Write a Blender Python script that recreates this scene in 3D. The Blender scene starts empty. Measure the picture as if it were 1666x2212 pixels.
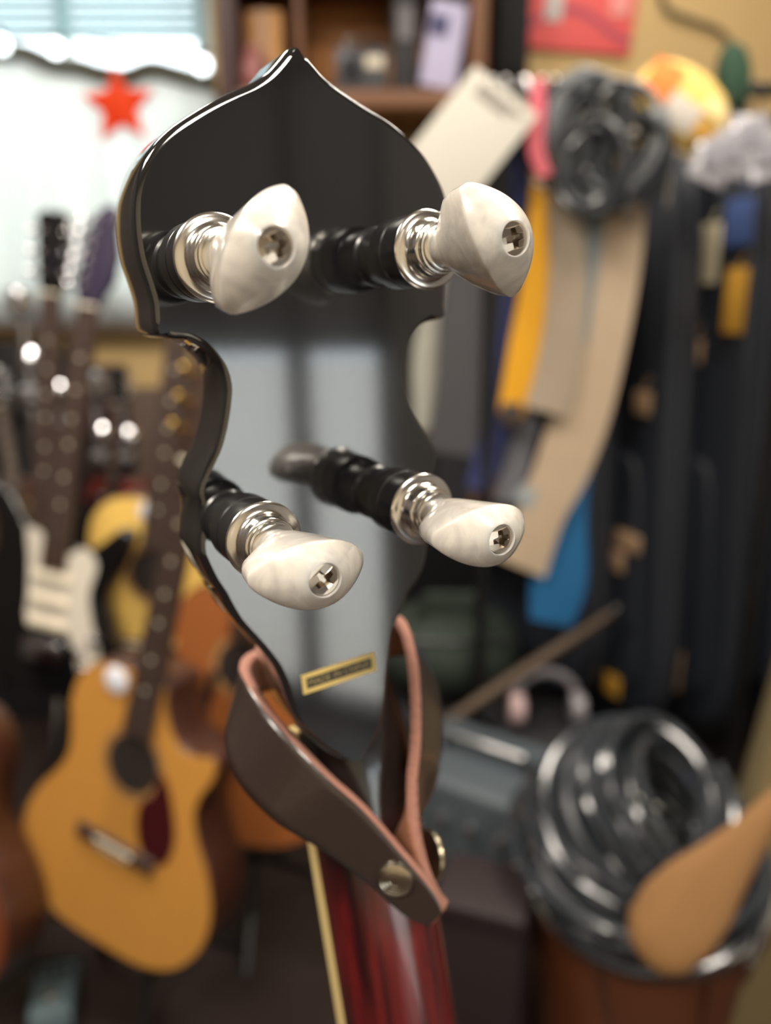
import bpy, bmesh, math, random
from mathutils import Vector, Matrix
from mathutils.geometry import tessellate_polygon
random.seed(7)
S = bpy.context.scene
C = S.collection
R = math.radians
PI = math.pi

# ------------------------------------------------------------------ camera
FPX, CX, CY = 1750.0, 833.0, 1106.0          # focal length and centre in pixels of the 1666 x 2212 frame
CAM_H, PITCH = 1.30, R(15)
cd = bpy.data.cameras.new('camera')
cam = bpy.data.objects.new('camera', cd); C.objects.link(cam)
cam.location = (0, 0, CAM_H); cam.rotation_euler = (PI/2 - PITCH, 0, 0)
cd.sensor_fit = 'VERTICAL'; cd.sensor_height = 36.0; cd.lens = FPX/2212*36.0
cd.clip_start = 0.01; cd.clip_end = 200
cd.dof.use_dof = True; cd.dof.focus_distance = 0.150; cd.dof.aperture_fstop = 7.8
S.camera = cam
# ------------------------------------------------------------------ world, sun, exposure
W = bpy.data.worlds.new('world'); S.world = W; W.use_nodes = True
bg = W.node_tree.nodes['Background']
bg.inputs['Color'].default_value = (0.86, 0.95, 1.0, 1); bg.inputs['Strength'].default_value = 3.3
sd = bpy.data.lights.new('sun', 'SUN'); so = bpy.data.objects.new('sun', sd); C.objects.link(so)
sd.energy = 5.5; sd.angle = R(1.5); sd.color = (1, .95, .86)
so.rotation_euler = Vector((-0.35, -0.3, -1)).to_track_quat('-Z', 'Y').to_euler()
S.view_settings.view_transform = 'Standard'; S.view_settings.look = 'None'
S.view_settings.exposure = 0.40; S.view_settings.gamma = 1.0; S.view_settings.use_curve_mapping = False
S.cycles.use_denoising = True
S.cycles.max_bounces = 8; S.cycles.caustics_reflective = False; S.cycles.caustics_refractive = False
S.cycles.sample_clamp_indirect = 6.0

# ------------------------------------------------------------------ pixel <-> space helpers
FW = Vector((0, math.cos(PITCH), -math.sin(PITCH))); UP = Vector((0, math.sin(PITCH), math.cos(PITCH))); RT = Vector((1, 0, 0))
CAMP = Vector((0, 0, CAM_H))
def ray(px, py): return RT*((px-CX)/FPX) - UP*((py-CY)/FPX) + FW
def P(px, py, d): return CAMP + ray(px, py)*d                      # at depth d along the axis
def WY(px, py, Y): r = ray(px, py); return CAMP + r*(Y/r.y)        # on the plane y = Y
def WZ(px, py, Z): r = ray(px, py); return CAMP + r*((Z-CAM_H)/r.z)

# ------------------------------------------------------------------ materials
def srgb(r, g, b):
    f = lambda c: (c/255/12.92) if c/255 <= .04045 else ((c/255+.055)/1.055)**2.4
    return (f(r), f(g), f(b), 1)
MATS = {}
def mat(name, col, rough=.5, metal=0, coat=0, var=0.0, scale=20, bump=0, ior=1.5, trans=0, sss=0, emit=0, stretch=None, spec=.5):
    if name in MATS: return MATS[name]
    m = bpy.data.materials.new(name); m.use_nodes = True; nt = m.node_tree; b = nt.nodes['Principled BSDF']
    b.inputs['Base Color'].default_value = col; b.inputs['Roughness'].default_value = rough; b.inputs['Metallic'].default_value = metal
    b.inputs['Coat Weight'].default_value = coat; b.inputs['Coat Roughness'].default_value = .04; b.inputs['IOR'].default_value = ior
    b.inputs['Specular IOR Level'].default_value = spec
    if sss: b.inputs['Subsurface Weight'].default_value = sss; b.inputs['Subsurface Radius'].default_value = (.004, .003, .002); b.inputs['Subsurface Scale'].default_value = .3
    if emit: b.inputs['Emission Color'].default_value = col; b.inputs['Emission Strength'].default_value = emit
    if var or bump:
        tc = nt.nodes.new('ShaderNodeTexCoord'); mp = nt.nodes.new('ShaderNodeMapping'); n = nt.nodes.new('ShaderNodeTexNoise')
        n.inputs['Scale'].default_value = scale; n.inputs['Detail'].default_value = 5
        if stretch: mp.inputs['Scale'].default_value = stretch
        nt.links.new(tc.outputs['Object'], mp.inputs[0]); nt.links.new(mp.outputs[0], n.inputs['Vector'])
        if var:
            mx = nt.nodes.new('ShaderNodeMix'); mx.data_type = 'RGBA'
            mx.inputs[6].default_value = tuple(max(0, c*(1-var)) for c in col[:3])+(1,)
            mx.inputs[7].default_value = tuple(min(1, c*(1+var)) for c in col[:3])+(1,)
            nt.links.new(n.outputs['Fac'], mx.inputs[0]); nt.links.new(mx.outputs[2], b.inputs['Base Color'])
        if bump:
            bp = nt.nodes.new('ShaderNodeBump'); bp.inputs['Strength'].default_value = bump; bp.inputs['Distance'].default_value = .002
            nt.links.new(n.outputs['Fac'], bp.inputs['Height']); nt.links.new(bp.outputs[0], b.inputs['Normal'])
    if trans:
        out = nt.nodes['Material Output']; t = nt.nodes.new('ShaderNodeBsdfTranslucent'); t.inputs[0].default_value = col
        ms = nt.nodes.new('ShaderNodeMixShader'); ms.inputs[0].default_value = trans
        nt.links.new(b.outputs[0], ms.inputs[1]); nt.links.new(t.outputs[0], ms.inputs[2]); nt.links.new(ms.outputs[0], out.inputs[0])
    MATS[name] = m; return m
def glass_mat():
    m = bpy.data.materials.new('window_glass'); m.use_nodes = True; nt = m.node_tree; out = nt.nodes['Material Output']
    nt.nodes.remove(nt.nodes['Principled BSDF'])
    t = nt.nodes.new('ShaderNodeBsdfTransparent'); g = nt.nodes.new('ShaderNodeBsdfGlossy'); g.inputs['Roughness'].default_value = .02
    ms = nt.nodes.new('ShaderNodeMixShader'); ms.inputs[0].default_value = .05; nt.links.new(t.outputs[0], ms.inputs[1]); nt.links.new(g.outputs[0], ms.inputs[2])
    nt.links.new(ms.outputs[0], out.inputs[0]); return m
GLASS = glass_mat()

# ------------------------------------------------------------------ mesh helpers
class MB:
    def __init__(s): s.v = []; s.f = []; s.mi = []; s.cur = 0
    def add(s, vs, fs):
        o = len(s.v); s.v += [Vector(v) for v in vs]
        for f in fs: s.f.append(tuple(i+o for i in f)); s.mi.append(s.cur)
    def box(s, c, size, rot=None, bev=0):
        x, y, z = [q/2 for q in size]
        if bev <= 0:
            vs = [Vector((a*x, b*y, d*z)) for a in (-1, 1) for b in (-1, 1) for d in (-1, 1)]
            fs = [(0,1,3,2), (4,6,7,5), (0,4,5,1), (2,3,7,6), (0,2,6,4), (1,5,7,3)]
        else:
            bm = bmesh.new(); bmesh.ops.create_cube(bm, size=1)
            for v in bm.verts: v.co = Vector((v.co.x*2*x, v.co.y*2*y, v.co.z*2*z))
            bmesh.ops.bevel(bm, geom=list(bm.edges), offset=min(bev, x*.9, y*.9, z*.9), segments=3, affect='EDGES', profile=.5)
            bm.verts.index_update(); vs = [v.co.copy() for v in bm.verts]; fs = [tuple(v.index for v in f.verts) for f in bm.faces]; bm.free()
        c = Vector(c)
        vs = [(rot @ v if rot else v)+c for v in vs]; s.add(vs, fs)
    def rings(s, rings, cap0=True, cap1=True, closed=True):
        n = len(rings[0]); vs = [p for r in rings for p in r]; fs = []
        for k in range(len(rings)-1):
            for i in range(n if closed else n-1):
                j = (i+1) % n; fs.append((k*n+i, k*n+j, (k+1)*n+j, (k+1)*n+i))
        if cap0: fs.append(tuple(reversed(range(n))))
        if cap1: fs.append(tuple(range((len(rings)-1)*n, len(rings)*n)))
        s.add(vs, fs)
    def tube(s, pts, r, n=8, caps=True):
        pts = [Vector(p) for p in pts]; m = len(pts); rs = r if isinstance(r, (list, tuple)) else [r]*m
        rings = []; prev = None
        for i, p in enumerate(pts):
            t = (pts[min(i+1, m-1)]-pts[max(i-1, 0)]).normalized()
            if prev is None: a = t.orthogonal().normalized()
            else:
                a = prev - t*prev.dot(t); a = a.normalized() if a.length > 1e-6 else t.orthogonal().normalized()
            prev = a; b = t.cross(a)
            rings.append([p + (a*math.cos(2*PI*k/n)+b*math.sin(2*PI*k/n))*rs[i] for k in range(n)])
        s.rings(rings, caps, caps)
    def lathe(s, prof, n=40, cap0=True, cap1=True, M=None):
        rings = [[Vector((r*math.cos(2*PI*k/n), r*math.sin(2*PI*k/n), z)) for k in range(n)] for r, z in prof]
        if M: rings = [[M @ p for p in q] for q in rings]
        s.rings(rings, cap0, cap1)
    def prism(s, outline, z0, z1, M=None, bev=0):
        n = len(outline)
        def rg(ins, z): 
            o = inset(outline, ins) if ins else outline
            return [(M @ Vector((x, y, z))) if M else Vector((x, y, z)) for x, y in o]
        if bev: rr = [rg(bev, z0), rg(bev*.3, z0+(bev*.3)*(1 if z1 > z0 else -1)), rg(0, z0+bev*(1 if z1 > z0 else -1)), rg(0, z1-bev*(1 if z1 > z0 else -1)), rg(bev*.3, z1-bev*.3*(1 if z1 > z0 else -1)), rg(bev, z1)]
        else: rr = [rg(0, z0), rg(0, z1)]
        s.rings(rr, False, False)
        for r, rev in ((rr[0], True), (rr[-1], False)):
            tris = tessellate_polygon([r])
            s.add(r, [tuple(reversed(t)) if rev else tuple(t) for t in tris])
    def build(s, name, mats, parent=None, smooth=True, angle=40, mw=None):
        me = bpy.data.meshes.new(name); me.from_pydata([tuple(v) for v in s.v], [], s.f); me.validate()
        ms = mats if isinstance(mats, (list, tuple)) else [mats]
        for m in ms: me.materials.append(m)
        if len(ms) > 1:
            for p, i in zip(me.polygons, s.mi): p.material_index = i
        bm = bmesh.new(); bm.from_mesh(me); bmesh.ops.remove_doubles(bm, verts=bm.verts, dist=1e-6)
        bmesh.ops.recalc_face_normals(bm, faces=bm.faces)
        if smooth:
            for f in bm.faces: f.smooth = True
            for e in bm.edges:
                if len(e.link_faces) == 2 and e.calc_face_angle(0) > R(angle): e.smooth = False
        bm.to_mesh(me); bm.free()
        o = bpy.data.objects.new(name, me); C.objects.link(o)
        if parent: o.parent = parent
        if mw is not None: o.matrix_local = mw
        return o
def inset(o, d):
    n = len(o); out = []
    area = sum(o[i][0]*o[(i+1) % n][1]-o[(i+1) % n][0]*o[i][1] for i in range(n)); sg = 1 if area > 0 else -1
    for i in range(n):
        a = Vector(o[i-1]); b = Vector(o[i]); c = Vector(o[(i+1) % n])
        t = ((b-a).normalized()+(c-b).normalized()); t = t.normalized() if t.length > 1e-9 else (c-b).normalized()
        nn = Vector((-t.y, t.x))*sg; out.append((b.x+nn.x*d, b.y+nn.y*d))
    return out
def spline(pts, seg=6, closed=False):
    pts = [Vector(p) for p in pts]; n = len(pts); out = []
    for i in range(n if closed else n-1):
        if closed: p0, p1, p2, p3 = pts[i-1], pts[i], pts[(i+1) % n], pts[(i+2) % n]
        else: p0, p1, p2, p3 = pts[max(i-1, 0)], pts[i], pts[i+1], pts[min(i+2, n-1)]
        for k in range(seg):
            t = k/seg; out.append(.5*((2*p1)+(p2-p0)*t+(2*p0-5*p1+4*p2-p3)*t*t+(-p0+3*p1-3*p2+p3)*t**3))
    if not closed: out.append(pts[-1])
    return out
def tag(o, label=None, cat=None, group=None, kind=None):
    if label: o['label'] = label
    if cat: o['category'] = cat
    if group: o['group'] = group
    if kind: o['kind'] = kind
    return o
def thing(name, label, cat, loc=(0, 0, 0), mw=None, group=None):
    o = bpy.data.objects.new(name, None); C.objects.link(o); o.empty_display_size = .05
    if mw is not None: o.matrix_world = mw
    else: o.location = loc
    return tag(o, label, cat, group)
def struct(name, mb, m, smooth=False): return tag(mb.build(name, m, smooth=smooth), kind='structure')

# ================================================================== THE ROOM
XL, XR, YB, YF, ZC = -1.75, 1.9, -2.6, 2.7, 2.75
tanwall = mat('tan_paint', srgb(186, 158, 108), .8, var=.06, scale=3)
darkwall = mat('brown_paint', srgb(118, 114, 110), .8, var=.08, scale=3)
creamwall = mat('cream_paint', srgb(205, 190, 165), .8, var=.04, scale=3)
b = MB(); b.box(((XL+XR)/2, (YB+YF)/2, -.05), (XR-XL+.4, YF-YB+.4, .1)); struct('floor', b, mat('dark_floor', srgb(42, 31, 28), .45, var=.3, scale=4, stretch=(1, 8, 1)))
b = MB(); b.box(((XL+XR)/2, (YB+YF)/2, ZC+.05), (XR-XL+.4, YF-YB+.4, .1)); struct('ceiling', b, mat('ceiling_paint', srgb(200, 190, 175), .9))
b = MB(); b.box((XL-.05, (YB+YF)/2, ZC/2), (.1, YF-YB+.2, ZC)); struct('wall_left', b, mat('dark_brown_paint', srgb(70, 62, 56), .8, var=.1, scale=3))
b = MB(); b.box(((XL+XR)/2, YB-.05, ZC/2), (XR-XL, .1, ZC)); struct('wall_rear', b, creamwall)
# back wall with the window opening
wx1 = WY(466, 300, YF).x; wx0 = -1.42; wz0 = WY(250, 690, YF).z; wz1 = 2.45
b = MB()
b.box(((wx1+XR)/2, YF+.05, ZC/2), (XR-wx1, .1, ZC)); b.box(((XL+wx0)/2, YF+.05, ZC/2), (wx0-XL, .1, ZC))
b.box(((wx0+wx1)/2, YF+.05, wz0/2), (wx1-wx0, .1, wz0)); b.box(((wx0+wx1)/2, YF+.05, (wz1+ZC)/2), (wx1-wx0, .1, ZC-wz1))
struct('wall_back', b, tanwall)
# window_1
white = mat('white_paint', srgb(225, 228, 226), .45)
b = MB(); t = .05
for (cx, cz, sx, sz) in (((wx0+wx1)/2, wz0+t/2, wx1-wx0, t), ((wx0+wx1)/2, wz1-t/2, wx1-wx0, t), (wx0+t/2, (wz0+wz1)/2, t, wz1-wz0), (wx1-t/2, (wz0+wz1)/2, t, wz1-wz0), ((wx0+wx1)/2, (wz0+wz1)/2, t*.8, wz1-wz0)):
    b.box((cx, YF+.05, cz), (sx, .06, sz), bev=.004)
w1 = struct('window_1', b, white)
b = MB(); b.box(((wx0+wx1)/2, YF+.05, (wz0+wz1)/2), (wx1-wx0-.1, .004, wz1-wz0-.1)); b.build('pane', GLASS, w1, smooth=False)
b = MB(); b.box(((wx0+wx1)/2, YF-.03, wz0-.015), (wx1-wx0+.06, .1, .03), bev=.004); b.build('window_sill', mat('sill_paint', srgb(190, 165, 150), .6), w1)
# right wall with the glazed double door
dy0, dy1, dz1 = -2.52, -.98, 2.1
b = MB()
b.box((XR+.05, (dy1+YF)/2, ZC/2), (.1, YF-dy1, ZC)); b.box((XR+.05, (YB+dy0)/2, ZC/2), (.1, dy0-YB, ZC)); b.box((XR+.05, (dy0+dy1)/2, (dz1+ZC)/2), (.1, dy1-dy0, ZC-dz1))
struct('wall_right', b, darkwall)
dframe = mat('door_frame_paint', srgb(60, 56, 54), .5)
b = MB()
for (cy, cz, sy, sz) in ((dy0+.03, dz1/2, .06, dz1), (dy1-.03, dz1/2, .06, dz1), ((dy0+dy1)/2, dz1-.03, dy1-dy0, .06), ((dy0+dy1)/2, .025, dy1-dy0, .05), (-1.36, dz1/2, .06, dz1), ((dy0+dy1)/2, 1.27, dy1-dy0, .06)):
    b.box((XR+.05, cy, cz), (.06, sy, sz), bev=.004)
dr = struct('door_1', b, dframe)
b = MB(); b.box((XR+.05, (dy0+dy1)/2, .645), (.006, dy1-dy0-.1, 1.20)); b.build('pane', GLASS, dr, smooth=False)
b = MB(); b.box((XR+.05, (dy0+dy1)/2, 1.67), (.03, dy1-dy0-.1, .76)); b.build('door_panel', mat('door_panel_paint', srgb(104, 103, 106), .5), dr, smooth=False)
b = MB(); b.tube([(XR-.02, -1.44, 1.4), (XR-.02, -1.44, 1.6)], .011, 10); b.box((XR, -1.44, 1.42), (.06, .02, .02)); b.box((XR, -1.44, 1.58), (.06, .02, .02)); b.build('handle', mat('steel', srgb(190, 188, 182), .25, 1), dr)
b = MB(); b.box((0, 0, -.12), (60, 60, .04)); struct('ground', b, mat('pale_concrete', srgb(205, 203, 198), .9, var=.08, scale=.7))
# ceiling lights: warm panels, two of them added to brighten the pegs and back wall
for i, (x, y, e, lab) in enumerate(((.6, -1.1, 26, 'warm square ceiling panel lamp nearest the rear wall'), (-.95, -.7, 32, 'added warm square ceiling panel lamp at the rear left, lighting the pegs'), (-.9, 1.0, 34, 'warm square ceiling panel lamp over the guitars'), (.75, .75, 26, 'warm square ceiling panel lamp over the hanging straps'), (.75, 2.15, 7, 'added warm square ceiling panel lamp brightening the tan back wall'))):
    t = thing('ceiling_light', lab, 'lamp', (x, y, ZC), group='ceiling panel lamps')
    b = MB(); b.box((0, 0, -.02), (.62, .62, .04), bev=.006); b.build('lamp_housing', white, t)
    b = MB(); b.box((0, 0, -.043), (.54, .54, .008)); b.build('diffuser', mat('lamp_diffuser_%d' % e, (1, .88, .72, 1), .5, emit=4.0*e/34), t, smooth=False)
    l = bpy.data.lights.new('lamp', 'AREA'); l.shape = 'SQUARE'; l.size = .54; l.energy = e; l.color = (1, .92, .81)
    o = bpy.data.objects.new('lamp', l); C.objects.link(o); o.location = (0, 0, -.05); o.parent = t

# ================================================================== THE BANJO
# headstock plane: normal from the vanishing point of the peg axes
VPX, VPY = -165.0, 690.0
nc = Vector((-(VPX-CX)/FPX, (VPY-CY)/FPX, 1.0)).normalized()       # camera axes: x right, y up, z to the viewer
def cray(px, py): return Vector(((px-CX)/FPX, -(py-CY)/FPX, -1.0))
def onplane(px, py, c): r = cray(px, py); return r*(c/r.dot(nc))
A0, B0 = onplane(641, 97, -1), onplane(770, 1650, -1)
HL = 0.168
SC = HL/(A0-B0).length
c0 = -SC
Ac, Bc = onplane(641, 97, c0), onplane(770, 1650, c0)
vc = (Ac-Bc).normalized(); uc = vc.cross(nc).normalized(); vc = nc.cross(uc).normalized()
Oc = Bc
CM = cam.rotation_euler.to_matrix()
HM = Matrix.Translation(CAMP + CM @ Oc) @ (CM @ Matrix((uc, vc, nc)).transposed()).to_4x4()   # head frame -> world
def H(px, py, z=0.0):                                              # pixel -> head frame at height z over the back of the head
    p = onplane(px, py, c0+z)-Oc; return Vector((p.dot(uc), p.dot(vc), z))
def H3(px, py, d):                                                 # pixel at depth d -> head frame
    p = cray(px, py)*d-Oc; return Vector((p.dot(uc), p.dot(vc), p.dot(nc)))
HMI = HM.inverted()
banjo = thing('banjo', 'black banjo seen from behind its glossy headstock with four pearl tuning pegs', 'banjo', mw=HM)

gloss = mat('black_gloss_lacquer', (.012, .012, .013, 1), .085, ior=1.9, coat=.6, spec=.5)
segs = [
 [(641,97),(651,103),(664,118),(682,139),(712,171),(776,216),(848,262),(892,301),(922,335),(946,374),(961,405),(969,434),(973,480),(971,540),(967,600),(965,640),(964,672)],
 [(964,672),(963,684),(955,690)],
 [(955,690),(925,697),(909,708)],
 [(909,708),(895,730),(884,760),(878,795),(881,832),(892,872),(912,912),(934,946),(946,964)],
 [(946,964),(950,980),(943,1018),(936,1060),(934,1110),(930,1160),(923,1215),(908,1253),(887,1286),(871,1322),(857,1354),(849,1388),(846,1418),(842,1457),(838,1508),(832,1550),(824,1582),(808,1614),(790,1637),(770,1650)],
 [(770,1650),(745,1647),(712,1631),(679,1605),(654,1579),(638,1555),(626,1523),(613,1482),(595,1444),(569,1410),(543,1381),(514,1349),(490,1311),(478,1288),(459,1260),(440,1222),(430,1196),(429,1165),(433,1134),(432,1100),(425,1068),(429,1042)],
 [(429,1042),(443,1010),(464,966),(477,917),(484,872),(486,836),(478,803),(461,776),(438,752),(408,736),(385,733)],
 [(385,733),(362,731),(342,726)],
 [(342,726),(332,712),(329,690),(326,654),(316,618),(299,566),(290,518),(286,474),(287,422),(297,377),(314,337),(338,304),(374,270),(422,238),(468,212),(512,191),(548,175),(581,153),(606,126),(622,106),(634,98),(641,97)]]
outl = []
for s_ in segs:
    q = spline([H(x, y).xy for x, y in s_], 4); outl += [(p.x, p.y) for p in q[:-1]]
qq = [outl[0]]
for p in outl[1:]:                                                  # drop points that crowd each other
    if math.hypot(p[0]-qq[-1][0], p[1]-qq[-1][1]) > .0005: qq.append(p)
outl = qq
TH = .0178
nO = len(outl); lim = []                                            # tight corners get a smaller rounding, so that rings never cross
arr = sum(outl[i][0]*outl[(i+1) % nO][1]-outl[(i+1) % nO][0]*outl[i][1] for i in range(nO))
for i in range(nO):
    a_, b_, c_ = Vector(outl[i-1]), Vector(outl[i]), Vector(outl[(i+1) % nO]); u_, w_ = b_-a_, c_-b_
    tn = math.atan2(u_.x*w_.y-u_.y*w_.x, u_.dot(w_))*(1 if arr > 0 else -1)
    lim.append(.5*(u_.length+w_.length)/2/tn if tn > 1e-3 else 1)
for _ in range(4): lim = [min(lim[i], lim[i-1]*1.25, lim[(i+1) % nO]*1.25) for i in range(nO)]
def head_ring(ins, z):
    a_ = inset(outl, 1.0); return [Vector((x+(p[0]-x)*min(ins, lim[i]), y+(p[1]-y)*min(ins, lim[i]), z)) for i, ((x, y), p) in enumerate(zip(outl, a_))]
b = MB()
prof = [(.0016, 0), (.0010, -.00015), (.0004, -.0006), (.0001, -.0012), (0, -.0020), (0, -TH+.0022), (.0002, -TH+.0012), (.0008, -TH+.0003), (.0016, -TH)]
rings = [head_ring(i, z) for i, z in prof]
b.rings(rings, False, False)
for k, rev in ((0, True), (-1, False)):
    f_ = tuple(range(len(outl))); b.add(rings[k], [tuple(reversed(f_)) if rev else f_])
head = b.build('headstock', gloss, banjo, angle=60)
for p in head.data.polygons:
    if len(p.vertices) > 4: p.use_smooth = False                  # the two flat faces stay flat
# --- neck: D profile, headstock tilted back by 12 degrees
ta = R(11)
nd = Vector((0.0, -math.cos(ta), math.sin(ta))); nn_ = Vector((0, math.sin(ta), math.cos(ta)))
nside = Vector((1, 0, 0))
NB = H(768, 1650, -.0165)                                          # where neck and fretboard meet, under the cusp
NB = Vector((NB.x-.0005, .0, -.0165))
def npt(x, h, t): return NB + nside*x + nn_*h + nd*t
NLEN = .42
def nw(t): return .0158 + .0035*max(0, t)/.42
b = MB(); rr = []
N = 28
for t, hh, ww in [(-.018, .003, .013), (-.012, .007, .0142), (-.004, .0112, .0150), (.004, .0128, 1), (.015, .0135, 1), (.03, .0138, 1), (.06, .0140, 1), (.12, .0142, 1), (.2, .0145, 1), (.3, .015, 1), (NLEN, .016, 1)]:
    w = nw(t) if ww == 1 else ww
    rr.append([npt(w*math.cos(PI*k/N), hh*math.sin(PI*k/N)**.85 if 0 < k < N else 0, t) for k in range(N+1)])
b.rings(rr)
def neck_mat():
    m = bpy.data.materials.new('red_mahogany_lacquer'); m.use_nodes = True; nt = m.node_tree; bs = nt.nodes['Principled BSDF']
    bs.inputs['Roughness'].default_value = .22; bs.inputs['Coat Weight'].default_value = .8; bs.inputs['Coat Roughness'].default_value = .08
    tc = nt.nodes.new('ShaderNodeTexCoord'); sp = nt.nodes.new('ShaderNodeSeparateXYZ'); nt.links.new(tc.outputs['Object'], sp.inputs[0])
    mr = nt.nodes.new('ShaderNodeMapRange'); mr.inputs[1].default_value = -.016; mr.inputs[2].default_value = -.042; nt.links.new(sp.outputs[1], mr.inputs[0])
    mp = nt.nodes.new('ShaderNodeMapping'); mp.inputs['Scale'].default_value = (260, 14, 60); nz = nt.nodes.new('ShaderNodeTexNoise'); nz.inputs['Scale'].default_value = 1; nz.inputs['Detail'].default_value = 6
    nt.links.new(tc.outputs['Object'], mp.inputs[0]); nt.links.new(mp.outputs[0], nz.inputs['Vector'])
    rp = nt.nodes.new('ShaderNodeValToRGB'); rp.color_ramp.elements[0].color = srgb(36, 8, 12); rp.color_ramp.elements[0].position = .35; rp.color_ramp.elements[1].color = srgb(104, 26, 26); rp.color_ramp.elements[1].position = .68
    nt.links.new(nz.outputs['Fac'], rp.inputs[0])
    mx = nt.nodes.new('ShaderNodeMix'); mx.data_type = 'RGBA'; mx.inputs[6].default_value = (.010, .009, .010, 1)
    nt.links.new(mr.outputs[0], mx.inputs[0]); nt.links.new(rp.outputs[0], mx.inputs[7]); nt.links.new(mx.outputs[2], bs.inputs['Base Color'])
    return m
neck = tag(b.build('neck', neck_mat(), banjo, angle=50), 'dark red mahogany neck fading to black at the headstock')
b = MB(); rr = [[npt(s*nw(t)*.93, h, t) for s, h in ((-1, 0), (1, 0), (1, -.006), (-1, -.006))] for t in (-.004, .1, .25, NLEN)]
b.rings(rr); fb = b.build('fretboard', mat('dark_rosewood', srgb(40, 28, 24), .5, var=.3, scale=300), banjo, smooth=False)
cream_b = mat('cream_binding', srgb(226, 202, 140), .4, coat=.3)
for s in (-1, 1):
    b = MB(); rr = [[npt(s*nw(t)*k, h, t) for k, h in ((.93, .0001), (1.01, .0001), (1.01, -.0060), (.93, -.0060))] for t in (-.004, .1, .25, NLEN)]
    b.rings(rr); b.build('binding', cream_b, fb, smooth=False)
# --- tuning pegs
blackmetal = mat('black_anodised_metal', (.013, .013, .014, 1), .32, ior=1.5, coat=.15)
chrome = mat('polished_nickel', srgb(240, 238, 232), .19, 1)
steel_screw = mat('screw_nickel', srgb(176, 164, 150), .24, 1)
def pearl_mat():
    m = bpy.data.materials.new('pearloid'); m.use_nodes = True; nt = m.node_tree; bs = nt.nodes['Principled BSDF']
    bs.inputs['Roughness'].default_value = .32; bs.inputs['Coat Weight'].default_value = .8; bs.inputs['Coat Roughness'].default_value = .06
    bs.inputs['Subsurface Weight'].default_value = .7; bs.inputs['Subsurface Radius'].default_value = (1, .9, .8); bs.inputs['Subsurface Scale'].default_value = .006
    tc = nt.nodes.new('ShaderNodeTexCoord'); mp = nt.nodes.new('ShaderNodeMapping'); mp.inputs['Scale'].default_value = (220, 120, 260); mp.inputs['Rotation'].default_value = (.5, .3, .2)
    n = nt.nodes.new('ShaderNodeTexNoise'); n.inputs['Scale'].default_value = 1.0; n.inputs['Detail'].default_value = 4; n.inputs['Distortion'].default_value = 1.2
    nt.links.new(tc.outputs['Object'], mp.inputs[0]); nt.links.new(mp.outputs[0], n.inputs['Vector'])
    rp = nt.nodes.new('ShaderNodeValToRGB'); e = rp.color_ramp.elements
    e[0].position = .30; e[0].color = srgb(198, 193, 187); e[1].position = .62; e[1].color = srgb(222, 217, 208)
    nt.links.new(n.outputs['Fac'], rp.inputs[0]); nt.links.new(rp.outputs[0], bs.inputs['Base Color'])
    return m
pearl = pearl_mat()
def lens_r(th, a, b_, trunc=.93):
    Rr = (a*a+b_*b_)/(2*b_); h = Rr-b_; s = abs(math.sin(th)); c = abs(math.cos(th))
    r = -h*s+math.sqrt(max(0, h*h*s*s-h*h+Rr*Rr))
    return min(r, a*trunc/max(c, 1e-6))
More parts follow.
